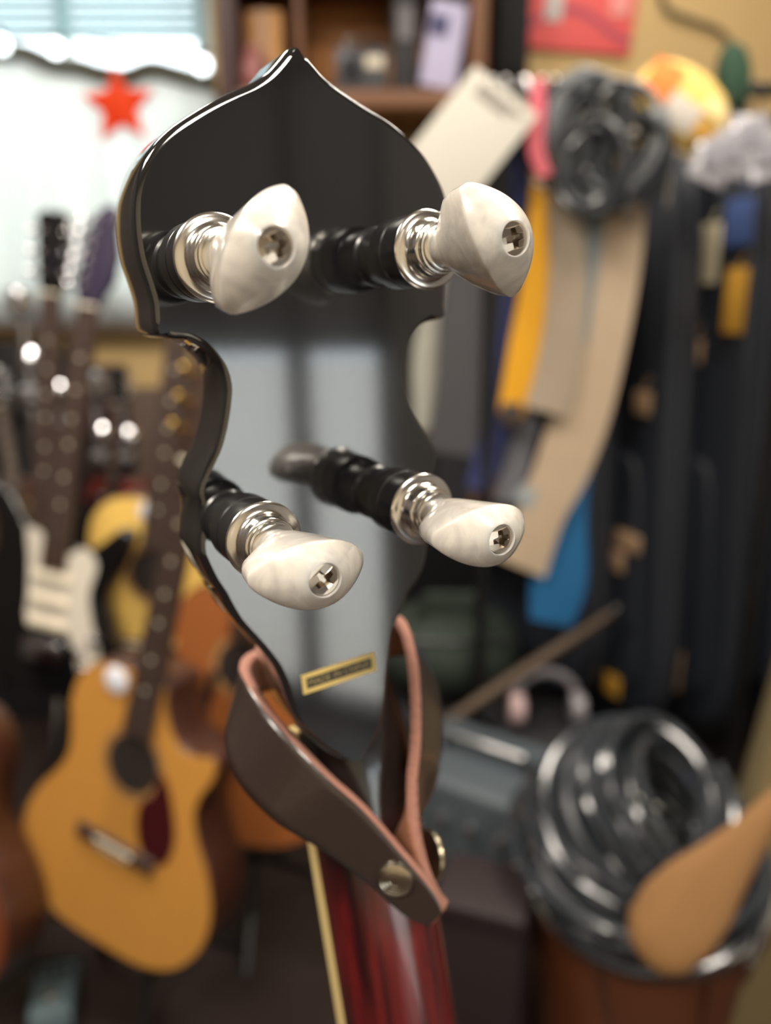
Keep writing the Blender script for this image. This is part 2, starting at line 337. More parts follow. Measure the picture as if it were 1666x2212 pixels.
def make_peg(cx, cy, roll, zf, zs, hrot):
    mm = .001
    T = Matrix.Translation((cx, cy, 0))
    b = MB(); k = zf/22.5
    b.lathe([(r*mm, z*mm*k) for r, z in ((6.6, -.5), (6.6, .6), (6.1, 1.2), (6.1, 8.2), (6.4, 8.8), (7.3, 9.2), (7.5, 9.8), (7.5, 14.6), (7.2, 14.9), (7.2, 15.3), (7.5, 15.6), (7.5, 20.4), (7.2, 21.4), (6.6, 21.6))], 48)
    hs = b.build('tuning_peg', blackmetal, banjo, mw=T, angle=35); hs['label'] = 'planetary tuning peg with black housing and white pearl button'
    b = MB(); o = zf-22.5
    b.lathe([(r*mm, (zf+(z-22.5)*(.72 if z > 22.5 else 1))*mm) for r, z in ((6.4, 21.2), (7.5, 21.6), (7.9, 22.0), (8.0, 22.5), (7.7, 23.0), (7.2, 23.2), (6.4, 23.4), (5.9, 24.0), (5.6, 25.0), (5.5, 27.6), (5.3, 28.0), (4.9, 28.2), (4.8, 28.8), (5.0, 29.0), (5.1, 29.6), (5.0, 30.1), (4.6, 30.3), (4.5, 30.7), (4.7, 30.9), (4.75, 31.5), (4.4, 31.8), (3.6, 32.0))], 48)
    b.build('collar', chrome, hs, angle=50)
    # button
    n = 96; zb = zf+6.6; hgt = zs-zb
    rings = []
    def ring(z, a, b_, mixc, rc, dome, tr=.93):
        r_ = []
        for q in range(n):
            th = 2*PI*q/n; rl = lens_r(th, a, b_, tr); r1 = rl*(1-mixc)+rc*mixc
            x, y = r1*math.cos(th), r1*math.sin(th)
            r_.append(Vector((x*mm, y*mm, (zb+z-dome*(x/10.5)**2)*mm)))
        return r_
    g = hgt/18.5
    for z, a, b_, mx_, rc, dm in ((0, 9, 4.8, 1, 3.8, 0), (1.3, 9, 4.8, 1, 3.9, 0), (2.4, 9.4, 4.9, .78, 4.1, 0), (4.2, 10.1, 4.95, .38, 4.3, .3), (6.8, 10.8, 5.05, .10, 4.5, .9), (10.2, 11.4, 5.4, 0, 5, 1.9), (14.8, 11.9, 6.05, 0, 6, 3.5), (15.7, 12.0, 6.15, 0, 6, 3.9), (16.0, 11.97, 6.1, 0, 6, 4.0), (16.2, 11.8, 5.9, 0, 6, 4.05), (16.9, 10.2, 5.0, .03, 5.0, 4.0), (17.6, 7.6, 4.1, .30, 4.0, 3.4), (18.2, 6, 3.6, .9, 3.25, 2), (18.4, 6, 4, 1, 3.05, 0), (18.2, 6, 4, 1, 2.96, 0), (16.2, 6, 4, 1, 2.92, 0)):
        rings.append(ring(z*g, a, b_, mx_, rc, dm))
    b = MB(); b.rings(rings); RZ = Matrix.Rotation(roll, 4, 'Z')
    b.build('button', pearl, hs, mw=RZ, angle=48)
    # phillips screw
    zt = zs-.7; Rr = 2.8; wd = .52; ln = 1.8
    RS = Matrix.Rotation(hrot, 4, 'Z')
    outer = [Vector((Rr*math.cos(2*PI*q/32), Rr*math.sin(2*PI*q/32), 0)) for q in range(32)]
    cr = [(ln, wd), (wd*1.25, wd*1.25), (wd, ln), (-wd, ln), (-wd*1.25, wd*1.25), (-ln, wd), (-ln, -wd), (-wd*1.25, -wd*1.25), (-wd, -ln), (wd, -ln), (wd*1.25, -wd*1.25), (ln, -wd)]
    dome = lambda x, y: .35*(1-(x*x+y*y)/Rr**2)
    inner = [Vector((x, y, 0)) for x, y in cr]
    tri = tessellate_polygon([outer, inner]); allv = outer+inner
    b = MB(); b.add([Vector((v.x*mm, v.y*mm, (zt+dome(v.x, v.y))*mm)) for v in allv], [tuple(t) for t in tri])
    top = [Vector((v.x*mm, v.y*mm, (zt+dome(v.x, v.y))*mm)) for v in inner]; bot = [Vector((v.x*.55*mm, v.y*.55*mm, (zt-1.1)*mm)) for v in inner]
    b.rings([top, bot], False, True)
    rim = [Vector((v.x*mm, v.y*mm, zt*mm)) for v in outer]; low = [Vector((v.x*mm, v.y*mm, (zt-1.0)*mm)) for v in outer]
    b.rings([rim, low], False, True)
    b.build('screw', steel_screw, hs, mw=RS, angle=30)
pegs = [((473,556), (597,532), (503,668), (640,405), .35), ((930,537), (1114,515), (1122,632), (1018,408), .2),
        ((567,1165), (705,1255), (548,1250), (788,1203), .62), ((908,1103), (1088,1165), (958,1172), (1148,1135), .1)]
ZF = 21.5                                                          # flange height over the head, mm; the screw height follows from the photo
ZS = min((z_*.1 for z_ in range(380, 680)), key=lambda z_: sum((H(*p_[0], ZF*.001).xy-H(*p_[1], z_*.001).xy).length for p_ in pegs))
for fpx, spx, t0, t1, hr in pegs:
    a, q = H(*fpx, ZF*.001), H(*spx, ZS*.001); c_ = a.xy*.25+q.xy*.75
    q0 = H(t0[0], t0[1], (ZS-4)*.001); q1 = H(t1[0], t1[1], (ZS-4)*.001)
    make_peg(c_.x, c_.y, math.atan2(q1.y-q0.y, q1.x-q0.x), ZF, ZS, hr)
# --- origin sticker
gold = mat('gold_foil', srgb(232, 204, 122), .4, .1)
k0, k1, k2, k3 = H(652, 1461, .0002), H(808, 1408, .0002), H(814, 1449, .0002), H(655, 1500, .0002)
ctr = (k0+k1+k2+k3)/4; ex = ((k1-k0)+(k2-k3)); lw = ex.length/2; ex.normalize(); lh = ((k0-k3).length+(k1-k2).length)/2
LM = Matrix.Translation((ctr.x, ctr.y, 0)) @ Matrix.Rotation(math.atan2(ex.y, ex.x), 4, 'Z')
fr = .0011
b = MB()
for cx_, cy_, sx, sy in ((0, lh/2-fr/2, lw, fr), (0, -lh/2+fr/2, lw, fr), (-lw/2+fr/2, 0, fr, lh-2*fr), (lw/2-fr/2, 0, fr, lh-2*fr)):
    b.box((cx_, cy_, .00008), (sx, sy, .0004))
lab = b.build('label', gold, banjo, smooth=False, mw=LM); lab['label'] = 'small gold framed MADE IN CHINA sticker'
b = MB(); b.box((0, 0, .00003), (lw-2*fr, lh-2*fr, .0002)); b.build('label_field', mat('black_foil', srgb(34, 30, 26), .4), lab, smooth=False)
def text_mesh(body, width, height, name, m, parent, mw, depth=.0001):
    cu = bpy.data.curves.new('text', 'FONT'); cu.body = body; cu.size = 1; cu.align_x = 'CENTER'; cu.align_y = 'CENTER'
    o = bpy.data.objects.new('text', cu); C.objects.link(o); bpy.context.view_layer.update()
    me = bpy.data.meshes.new_from_object(o.evaluated_get(bpy.context.evaluated_depsgraph_get())); bpy.data.objects.remove(o); bpy.data.curves.remove(cu)
    xs = [v.co.x for v in me.vertices]; ys = [v.co.y for v in me.vertices]; cx_, cy_ = (min(xs)+max(xs))/2, (min(ys)+max(ys))/2
    for v in me.vertices: v.co = ((v.co.x-cx_)*width/(max(xs)-min(xs)), (v.co.y-cy_)*height/(max(ys)-min(ys)), depth)
    me.materials.append(m); q = bpy.data.objects.new(name, me); C.objects.link(q); q.parent = parent; q.matrix_local = mw; q.name = name; return q
text_mesh('MADE IN CHINA', (lw-2*fr)*.93, (lh-2*fr)*.60, 'lettering', mat('dull_gold_ink', srgb(176, 156, 104), .4, .2), lab, Matrix.Identity(4), .00018)

# ================================================================== LEATHER STRAP
outer_l = mat('dark_brown_leather', srgb(50, 40, 36), .30, bump=.12, scale=900, coat=.45)
inner_l = mat('raw_brown_suede', srgb(150, 100, 72), .9, var=.2, scale=500, bump=.4)
edge_l = mat('raw_tan_leather_edge', srgb(152, 106, 90), .85, var=.18, scale=900, bump=.5)
# stations: camera-side edge (px, py, depth) and far edge (px, py, depth); from the snap round the neck and back to the snap
st = [((958,1962,.2040),(925,1992,.2060)), ((936,1918,.2030),(872,1966,.2055)), ((872,1842,.2015),(795,1900,.2045)), ((790,1748,.1995),(690,1824,.2030)),
      ((716,1680,.1985),(598,1768,.2025)), ((640,1602,.2000),(527,1695,.2045)), ((582,1535,.2045),(497,1625,.2090)), ((546,1482,.2120),(500,1565,.2170)),
      ((529,1443,.2210),(512,1530,.2260)), ((545,1415,.2310),(540,1500,.2370)), ((600,1395,.2420),(600,1480,.2480)), ((690,1365,.2480),(700,1450,.2550)),
      ((790,1335,.2470),(805,1420,.2560)), ((850,1335,.2400),(885,1410,.2520)), ((874,1362,.2310),(925,1455,.2480)), ((890,1425,.2240),(944,1520,.2440)),
      ((897,1500,.2200),(946,1590,.2400)), ((898,1600,.2160),(935,1680,.2340)), ((890,1690,.2130),(900,1760,.2270)), ((896,1780,.2105),(862,1810,.2200)), ((918,1868,.2090),(868,1915,.2150)), ((945,1928,.2080),(896,1972,.2120)), ((966,1955,.2080),(936,1990,.2105))]
E0 = spline([P(*a) for a, _ in st], 8); E1 = spline([P(*c) for _, c in st], 8)
strap = thing('leather_strap_button', 'dark brown leather headstock strap tie with raw tan edges looped round the banjo neck', 'strap', P(780, 1850, .200))
SMI = Matrix.Translation(-strap.location)
b = MB(); nst = len(E0); Kw = 8
vs = []
for i in range(nst):
    a, c = E0[i], E1[i]
    rnd = 1.0
    for j in range(Kw+1):
        vs.append(SMI @ a.lerp(c, j/Kw))
b.add(vs, [(i*(Kw+1)+j, (i+1)*(Kw+1)+j, (i+1)*(Kw+1)+j+1, i*(Kw+1)+j+1) for i in range(nst-1) for j in range(Kw)])
me = bpy.data.meshes.new('strap_band'); me.from_pydata([tuple(v) for v in b.v], [], b.f)
for p in me.polygons: p.use_smooth = True
for m_ in (outer_l, inner_l, edge_l): me.materials.append(m_)
band = bpy.data.objects.new('strap_band', me); C.objects.link(band); band.parent = strap
so_ = band.modifiers.new('thick', 'SOLIDIFY'); so_.thickness = .0030; so_.offset = 0; so_.use_even_offset = False; so_.use_flip_normals = False; so_.material_offset = 1; so_.material_offset_rim = 2
# the two halves of the press stud
def disc_at(name, p, nrm, prof, m, parent, loc):
    q = Vector(nrm).to_track_quat('Z', 'Y').to_matrix().to_4x4(); b = MB(); b.lathe(prof, 40, M=Matrix.Translation(Vector(p)-loc) @ q); return b.build(name, m, parent, angle=35)
bn = ((E0[12]-E1[12]).cross(E0[20]-E0[12])).normalized()
if bn.dot(CAMP-E0[12]) < 0: bn = -bn
def face_at(px, py):                                               # nearest point of the band's near half to a pixel
    best = None; rd = ray(px, py).normalized()
    for i in range(0, 60):
        for j in range(41):
            q = E0[i].lerp(E1[i], j/40); dd = (q-CAMP); e = (dd-rd*dd.dot(rd)).length
            if best is None or e < best[0]: best = (e, q, i)
    i = best[2]; nrm = (E0[i]-E1[i]).cross(E0[i+1]-E0[i]).normalized()
    return best[1], (nrm if nrm.dot(CAMP-best[1]) > 0 else -nrm)
pr, bn = face_at(853, 1886); pr = pr+bn*.0011
mm = .001
disc_at('rivet', pr+bn*.0004, bn, [(4.6*mm, 0), (4.7*mm, .5*mm), (4.4*mm, 1.0*mm), (3.6*mm, 1.25*mm), (3.4*mm, 1.1*mm), (2.6*mm, 1.25*mm), (2.4*mm, 1.1*mm), (1.5*mm, 1.2*mm), (1.3*mm, 1.05*mm), (.1*mm, 1.1*mm)], mat('brushed_nickel', srgb(205, 196, 178), .22, 1), strap, strap.location)
pb = P(925, 1848, .2180); bn2 = (RT*.86 - UP*.05 + FW*.45).normalized()
disc_at('press_stud', pb, bn2, [(6.6*mm, 0), (6.8*mm, .8*mm), (6.3*mm, 1.6*mm), (5.2*mm, 1.7*mm), (5.0*mm, 1.2*mm), (4.2*mm, 1.2*mm), (4.0*mm, 2.6*mm), (3.4*mm, 3.0*mm), (.1*mm, 3.1*mm)], mat('aged_brass', srgb(182, 170, 146), .28, 1), strap, strap.location)


# ================================================================== WINDOW DRESSING
YC = YF-.10
def wy(px, py, Y=YC): return WY(px, py, Y)
sheer = mat('sheer_white_curtain', srgb(238, 241, 240), .9, trans=.56)
hem = [(-220,108),(-150,96),(-60,118),(0,112),(55,116),(110,138),(170,146),(215,160),(270,168),(325,150),(375,160),(420,172),(462,178)]
hp = spline([wy(x, y) for x, y in hem], 6)
cur = thing('sheer_curtain', 'white sheer curtain with a wavy gathered top hanging over the bright window', 'curtain', (hp[0].x, YC, wz0))
L0 = -cur.location
b = MB(); n = len(hp); rr = []; fine = spline(hp, 4)
zb_ = wz0-.01
for i, p in enumerate(fine):
    f = .012*math.sin(i*.95)+.006*math.sin(i*2.3+1)
    for k in range(7): q = k/6; b.v.append(Vector((p.x, YC+f*(.4+.6*q), p.z*(1-q)+zb_*q))+L0)
m_ = len(fine)
for i in range(m_-1):
    for k in range(6): b.f.append((i*7+k, (i+1)*7+k, (i+1)*7+k+1, i*7+k+1)); b.mi.append(0)
o = b.build('curtain_panel', sheer, cur); md = o.modifiers.new('t', 'SOLIDIFY'); md.thickness = .0008
b = MB(); b.tube([p+L0+Vector((0, -.004, 0)) for p in hp], .026, 8); b.build('gathered_heading', mat('olive_grey_tape', srgb(84, 84, 74), .9), cur)
b = MB(); b.tube([(wx0-.05+L0.x, .03, hp[0].z+L0.z-.02), (wx1+L0.x+.0, .03, hp[-1].z+L0.z-.0)], .006, 8)
for x, p in ((wx0, hp[0]), (wx1, hp[-1])): b.box((x+L0.x, .065, p.z+L0.z-.01), (.02, .08, .02))
b.build('curtain_rod', mat('dark_iron', srgb(50, 46, 44), .5, .6), cur)
bl = thing('awning_slats', 'pale blue slats standing in for the awning outside the top of the window', 'blind', ((wx0+wx1)/2, YF-.03, wz1))  # slats added in place of the banded awning view outdoors
slat = mat('pale_blue_slat', srgb(178, 206, 212), .6, trans=.42)
b = MB(); b.box((0, 0, -.02), (wx1-wx0, .04, .04), bev=.004); b.build('head_rail', white, bl)
z = -.05; k = 0
zend = WY(250, 98, YF-.03).z-wz1
while z > zend:
    b = MB(); b.box((0, 0, z), (wx1-wx0-.04, .030, .004), rot=Matrix.Rotation(R(66), 3, 'X')); b.build('slat', slat, bl, smooth=False); z -= .030; k += 1
b = MB()
for x in (-.35, 0, .35): b.tube([(x, -.012, -.03), (x, -.012, z+.03)], .0015, 6)
b.build('ladder_cord', white, bl)
# string lights
wire = [(-230,74),(-160,82),(-40,86),(60,80),(120,78),(280,96),(437,112),(462,108)]
sl = thing('string_lights', 'string of round glowing bulbs along the top of the curtain', 'string lights', wy(0, 80, YC-.06)); LL = -sl.location
b = MB(); b.tube([p+LL for p in spline([wy(x, y, YC-.06) for x, y in wire], 6)], .003, 6); b.build('wire', mat('dark_wire', srgb(40, 44, 42), .6), sl)
for x, y in ((2,96),(120,104),(437,140),(-110,100)):
    p = wy(x, y, YC-.06)+LL
    b = MB(); b.lathe([(.022*math.sin(PI*k/14)+.0001, -.022*math.cos(PI*k/14)) for k in range(15)], 20, M=Matrix.Translation(p)); bb = b.build('bulb', mat('bulb_glow', (.92, .98, 1, 1), .4, emit=4), sl)
    b = MB(); b.lathe([(.009, .018), (.009, .036), (.006, .04)], 14, M=Matrix.Translation(p)); b.build('bulb_cap', mat('dark_wire', srgb(40, 44, 42), .6), sl)
# star
sc_ = wy(257, 228, YC-.03); rs = .112
star = thing('star_ornament', 'red five pointed star ornament hanging in front of the white curtain', 'ornament', sc_)
b = MB(); ol = []
for k in range(10):
    r = rs if k % 2 == 0 else rs*.46; a = PI/2+k*PI/5+.06; ol.append((r*math.cos(a), r*math.sin(a)))
MZ = Matrix(((1, 0, 0, 0), (0, 0, -1, 0), (0, 1, 0, 0), (0, 0, 0, 1)))
o2 = [MZ @ Vector((x, y, 0)) for x, y in ol]
b.add([Vector((0, -.022, 0)), Vector((0, .022, 0))]+o2, [(0, 2+k, 2+(k+1) % 10) for k in range(10)]+[(1, 2+(k+1) % 10, 2+k) for k in range(10)])
b.build('star_body', mat('red_star_plastic', srgb(255, 92, 36), .5, trans=.45), star, smooth=False)
b = MB(); b.tube([(0, 0, rs*.9), (0, .0, wy(257, 160, YC-.03).z-sc_.z)], .0015, 6); b.build('cord', mat('dark_wire', srgb(40, 44, 42), .6), star)

# ================================================================== GUITARS
def smooth_outline(pts, seg=6): return [(p.x, p.y) for p in spline([Vector(p) for p in pts], seg, closed=True)]
ACO = [(0,0),(90,5),(155,35),(194,95),(200,160),(180,220),(148,270),(132,310),(136,355),(146,400),(138,448),(105,484),(55,496),(0,497)]
def mirror(h): return h+[(-x, y) for x, y in reversed(h[1:-1])]
CUT = ACO[:8]+[(134,345),(148,380),(150,405),(138,420),(112,410),(82,408),(58,428),(40,460),(30,492),(0,497)]+[(-x, y) for x, y in reversed(ACO[1:-1])]
STR = [(0,0),(80,4),(140,40),(160,105),(138,170),(118,215),(124,265),(140,320),(150,360),(128,372),(100,345),(70,318),(32,312),(0,312),(-32,312),(-70,330),(-105,372),(-132,400),(-152,392),(-148,340),(-130,285),(-118,235),(-132,180),(-158,115),(-142,45),(-80,4)]
SGS = [(0,0),(70,6),(130,36),(158,95),(146,150),(122,195),(118,240),(130,290),(142,345),(120,350),(92,318),(55,296),(0,292)]
STYLES = {'acoustic': (smooth_outline(mirror(ACO)), 100, 497, 345, 190), 'cutaway': (smooth_outline(CUT), 100, 497, 345, 190), 'strat': (smooth_outline(STR), 44, 312, None, 95), 'horned': (smooth_outline(mirror(SGS)), 38, 292, None, 90)}
ebony = mat('dark_fretboard_wood', srgb(62, 44, 36), .5, var=.2, scale=60)
nickel = mat('nickel_hardware', srgb(214, 214, 218), .14, 1)
goldhw = mat('gold_hardware', srgb(212, 176, 96), .18, 1)
bone = mat('bone', srgb(228, 218, 196), .5)
blackp = mat('black_plastic', srgb(18, 18, 19), .3, coat=.3)
def guitar(name, label, style, top, side, neckm, headm, anchor, d, lean, yaw, back, sc=1.0, ya=None, guard=None, guardm=None, hw=nickel, group=None, glint_at=None, binding=None, pick=None):
    ol, dep, ytop, hole, ybr = STYLES[style]
    mmv = .001*sc
    if ya is None: ya = hole or 200
    base = Matrix(((1, 0, 0), (0, 0, -1), (0, 1, 0)))
    Rm = Matrix.Rotation(R(lean), 3, 'Y') @ Matrix.Rotation(R(-yaw), 3, 'Z') @ Matrix.Rotation(R(-back), 3, 'X') @ base
    pos = P(anchor[0], anchor[1], d) - Rm @ Vector((0, ya*mmv, 0))
    mw = Matrix.Translation(pos) @ Rm.to_4x4()
    g = thing(name, label, 'guitar', mw=mw, group=group)
    scl = lambda o: [(x*mmv, y*mmv) for x, y in o]
    b = MB(); b.prism(scl(ol), -dep*mmv, -3*mmv if hole else -2*mmv, bev=(4 if hole else 8)*mmv); b.build('body', side, g, angle=50)
    b = MB(); b.prism(inset(scl(ol), (3 if hole else 9)*mmv), -3*mmv, 0.0); b.build('soundboard' if hole else 'top_face', top, g, smooth=False)
    if hole:
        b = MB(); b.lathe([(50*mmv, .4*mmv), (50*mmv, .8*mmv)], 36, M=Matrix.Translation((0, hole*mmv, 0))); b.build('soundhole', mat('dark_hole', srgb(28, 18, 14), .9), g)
        b = MB(); b.rings([[Vector((r*mmv*math.cos(2*PI*k/40), hole*mmv+r*mmv*math.sin(2*PI*k/40), z*mmv)) for k in range(40)] for r, z in ((51, .2), (51, 1.0), (62, 1.0), (62, .2))], False, False); b.build('rosette', mat('rosette_wood', srgb(150, 112, 70), .5, var=.3, scale=200), g)
        b = MB(); b.box((0, ybr*mmv, 4*mmv), (160*mmv, 28*mmv, 9*mmv), bev=3*mmv); br = b.build('bridge', ebony, g)
        b = MB(); b.box((0, (ybr+4)*mmv, 10*mmv), (76*mmv, 3*mmv, 5*mmv)); b.build('saddle', bone, br, smooth=False)
        for k in range(6):
            b = MB(); b.lathe([(2.6*mmv, 8*mmv), (3*mmv, 10*mmv), (.2*mmv, 11.5*mmv)], 8, M=Matrix.Translation(((k-2.5)*11*mmv, (ybr-8)*mmv, 0))); b.build('bridge_pin', bone, br)
    else:
        b = MB(); b.box((0, ybr*mmv, 6*mmv), (84*mmv, 42*mmv, 12*mmv), bev=3*mmv); b.build('bridge', hw, g)
        for yy in (150, 198, 246):
            b = MB(); b.box((0, yy*mmv, 5*mmv), (84*mmv, 20*mmv, 9*mmv), bev=4*mmv); b.build('pickup', blackp if guardm is None else bone, g)
        for kx, ky in ((80, 110), (100, 75), (108, 140)):
            b = MB(); b.lathe([(11*mmv, 0), (10*mmv, 12*mmv), (7*mmv, 14*mmv), (.2*mmv, 14*mmv)], 16, M=Matrix.Translation((kx*mmv, ky*mmv, 0))); b.build('control_knob', hw, g)
    if guard:
        b = MB(); b.prism(scl(smooth_outline(guard, 5)), .1*mmv, 2.2*mmv); b.build('pickguard', guardm, g, smooth=False)
    # neck, fretboard, frets, head
    nut = 850 if hole else 780; y0 = (hole+52) if hole else ytop-50
    b = MB(); rr = []
    for y, w, h in ((ytop-25, 27, 24), (ytop+20, 27, 22), (nut-30, 22, 19), (nut+4, 21, 19)):
        rr.append([Vector((w*math.cos(PI*k/12)*mmv, y*mmv, (3-h*math.sin(PI*k/12))*mmv)) for k in range(13)])
    b.rings(rr); b.build('neck', neckm, g, angle=60)
    b = MB(); b.rings([[Vector((s*w*mmv, y*mmv, z*mmv)) for s, z in ((-1, 3), (1, 3), (1, 9), (-1, 9))] for y, w in ((y0, 28), (nut, 22))]); f_ = b.build('fretboard', ebony, g, smooth=False)
    Lsc = nut-ybr
    for k in range(1, 20):
        y = nut-Lsc*(1-2**(-k/12))
        if y < y0+4: break
        w = 22+(28-22)*(nut-y)/(nut-y0); b = MB(); b.box((0, y*mmv, 9.3*mmv), (2*w*mmv, 2.6*mmv, 1.2*mmv)); b.build('fret', nickel, f_, smooth=False)
        if k in (3, 5, 7, 9, 12, 15):
            b = MB(); b.lathe([(4*mmv, 9*mmv), (4*mmv, 9.5*mmv)], 10, M=Matrix.Translation((0, (y+12)*mmv, 0))); b.build('inlay', bone, f_)
    b = MB(); b.box((0, (nut+2)*mmv, 8*mmv), (43*mmv, 5*mmv, 9*mmv)); b.build('nut', bone, g, smooth=False)
    three = hole or style == 'horned'
    ho = [(-22, nut), (22, nut), (32, nut+28), (40, nut+165), (14, nut+178), (0, nut+172), (-14, nut+178), (-40, nut+165), (-32, nut+28)] if three else [(-22, nut), (22, nut), (26, nut+25), (42, nut+52), (46, nut+100), (34, nut+150), (40, nut+180), (18, nut+196), (-10, nut+176), (-26, nut+140), (-36, nut+36)]
    b = MB(); b.prism(scl(ho), -12*mmv, 4*mmv, bev=1.5*mmv); hd = b.build('headstock', headm, g, angle=40)
    spots = [(s*27, nut+45+k*43, s) for s in (-1, 1) for k in range(3)] if three else [(-18+k*2.4, nut+38+k*25, -1) for k in range(6)]
    for x, y, s in spots:
        b = MB(); b.lathe([(6*mmv, 4*mmv), (6*mmv, 7*mmv), (3.4*mmv, 7.5*mmv), (3.4*mmv, 16*mmv), (.2*mmv, 17*mmv)], 12, M=Matrix.Translation((x*mmv, y*mmv, 0)))
        ex = 22 if three else 30
        b.tube([(x*mmv, y*mmv, -8*mmv), ((x+s*ex)*mmv, y*mmv, -8*mmv)], 3*mmv, 8)
        b.lathe([(2*mmv, 0), (8*mmv, 4*mmv), (9*mmv, 9*mmv), (6*mmv, 13*mmv), (.2*mmv, 14*mmv)], 12, M=Matrix.Translation(((x+s*ex)*mmv, y*mmv, -8*mmv)) @ Matrix.Rotation(s*PI/2, 4, 'Y'))
        b.build('tuner', hw, hd)
    for k in range(6):
        xb, xn = (k-2.5)*10.5, (k-2.5)*7
        b = MB(); b.tube([(xb*mmv, ybr*mmv, 13*mmv), (xn*mmv, nut*mmv, 13*mmv)], .5*mmv, 4); b.build('string', nickel, g)
    if glint_at:  # white disc stands in for the bright glint of a chrome fitting
        b = MB(); b.lathe([(22*mmv, 1*mmv), (23*mmv, 3*mmv), (20*mmv, 5*mmv), (.2*mmv, 6*mmv)], 24, M=Matrix.Translation((glint_at[0]*mmv, glint_at[1]*mmv, 0))); b.build('glint_disc', mat('glint_white', srgb(226, 230, 240), .25, coat=.6), g)
    return g
def stand_for(g, label, hgt=None):
    """tubular stand: yoke under the body, upright behind, three feet on the floor"""
    M = g.matrix_world; bot = M @ Vector((0, 0, -.05)); up = (M.to_3x3() @ Vector((0, 1, 0))); nz = (M.to_3x3() @ Vector((0, 0, 1))); xx = M.to_3x3() @ Vector((1, 0, 0))
    s = thing('guitar_stand', label, 'stand', (bot.x, bot.y, 0), group='black guitar stands'); L = -Vector((bot.x, bot.y, 0)); m = blackp
    back = bot - nz*.10
    zt = max(.02, bot.z-.012)
    b = MB(); b.tube([bot+xx*.10+nz*.042+L-Vector((0, 0, .006)), bot+xx*.10+nz*.03+L-Vector((0, 0, .01)), bot+xx*.10-nz*.1+L-Vector((0, 0, .01)), bot-xx*.10-nz*.1+L-Vector((0, 0, .01)), bot-xx*.10+nz*.03+L-Vector((0, 0, .01)), bot-xx*.10+nz*.042+L-Vector((0, 0, .006))], .009, 8); b.build('yoke', m, s)
    pole_b = Vector((back.x, back.y, zt*.55)); b = MB(); b.tube([pole_b+L, back-Vector((0, 0, .01))+L, back+up*.45-nz*.04+L], .010, 8); b.build('pole', m, s)
    for a in (0, 1, 2):
        ang = a*2*PI/3+PI/6; f = Vector((back.x+math.cos(ang)*.18, back.y+math.sin(ang)*.18, .008)); b = MB(); b.tube([pole_b+L, f+L], .008, 8); b.build('leg', m, s)
    return s
spruce = mat('amber_spruce', srgb(192, 136, 62), .38, coat=.4, var=.10, scale=6, stretch=(14, .6, 1))
pale_spruce = mat('pale_spruce', srgb(224, 184, 96), .4, coat=.3, var=.08, scale=6, stretch=(14, .6, 1))
brown_top = mat('brown_stained_top', srgb(142, 82, 40), .4, coat=.3, var=.2, scale=5, stretch=(10, .6, 1))
amber_dark = mat('dark_amber_top', srgb(112, 56, 28), .4, coat=.3, var=.2, scale=5, stretch=(10, .6, 1))
mahog = mat('mahogany_side', srgb(64, 34, 22), .4, coat=.3, var=.2, scale=8, stretch=(1, 6, 1))
cherry = mat('cherry_lacquer', srgb(92, 22, 18), .22, coat=.7, var=.15, scale=8)
blackl = mat('black_guitar_lacquer', srgb(14, 13, 15), .15, coat=.7)
greyl = mat('dark_purple_lacquer', srgb(52, 46, 66), .25, coat=.5)
tort = mat('dark_red_tortoise', srgb(60, 14, 18), .25, coat=.5, var=.4, scale=40)
whiteg = mat('cream_pickguard', srgb(208, 200, 186), .35, coat=.3)
guard_a = [(50,352),(66,346),(82,322),(104,262),(100,214),(74,196),(46,212),(30,252),(30,286),(46,308),(52,330)]
guard_s = [(-40,330),(-70,330),(-58,270),(-50,200),(-46,150),(0,140),(50,140),(90,60),(120,60),(122,120),(100,170),(84,230),(92,290),(60,318),(30,300),(0,296)]
gA = guitar('acoustic_guitar', 'amber cutaway acoustic guitar with dark red pickguard, nearest the lower left corner', 'cutaway', spruce, mahog, mahog, ebony, (288,1650), 1.31, 13, 24, 3, guard=guard_a, guardm=tort, hw=goldhw, glint_at=(-62, 470))
stand_for(gA, 'black tubular stand under the amber cutaway guitar')
gB = guitar('acoustic_guitar', 'pale yellow acoustic guitar standing behind the neck of the amber cutaway guitar', 'acoustic', pale_spruce, mahog, mahog, mahog, (330,1240), 1.64, 8, 8, 6, hw=nickel, glint_at=(-20, 470))
stand_for(gB, 'black tubular stand under the pale yellow acoustic guitar')
gC = guitar('acoustic_guitar', 'brown stained acoustic guitar half hidden behind the leather strap', 'acoustic', brown_top, mahog, mahog, ebony, (525,1440), 1.52, 4, 12, 10)
stand_for(gC, 'black tubular stand under the brown stained guitar')
gD = guitar('electric_guitar', 'dark electric guitar with cream pickguard left of the pale yellow guitar', 'strat', blackl, blackl, ebony, greyl, (108,1300), 1.62, 8.5, 14, 8, guard=guard_s, guardm=whiteg, ya=195)
stand_for(gD, 'black tubular stand under the electric guitar with cream pickguard')
gE = guitar('electric_guitar', 'black horned electric guitar with a narrow black headstock against the curtain', 'horned', blackl, blackl, ebony, blackl, (92,1200), 1.86, 5, 8, 6, ya=195)
stand_for(gE, 'black tubular stand under the black horned guitar')
gF = guitar('acoustic_guitar', 'dark amber acoustic guitar cut off by the left edge at the bottom', 'acoustic', amber_dark, mahog, mahog, ebony, (-205,1720), 1.35, -2, 16, 12)
stand_for(gF, 'black tubular stand under the dark amber guitar at the left edge')
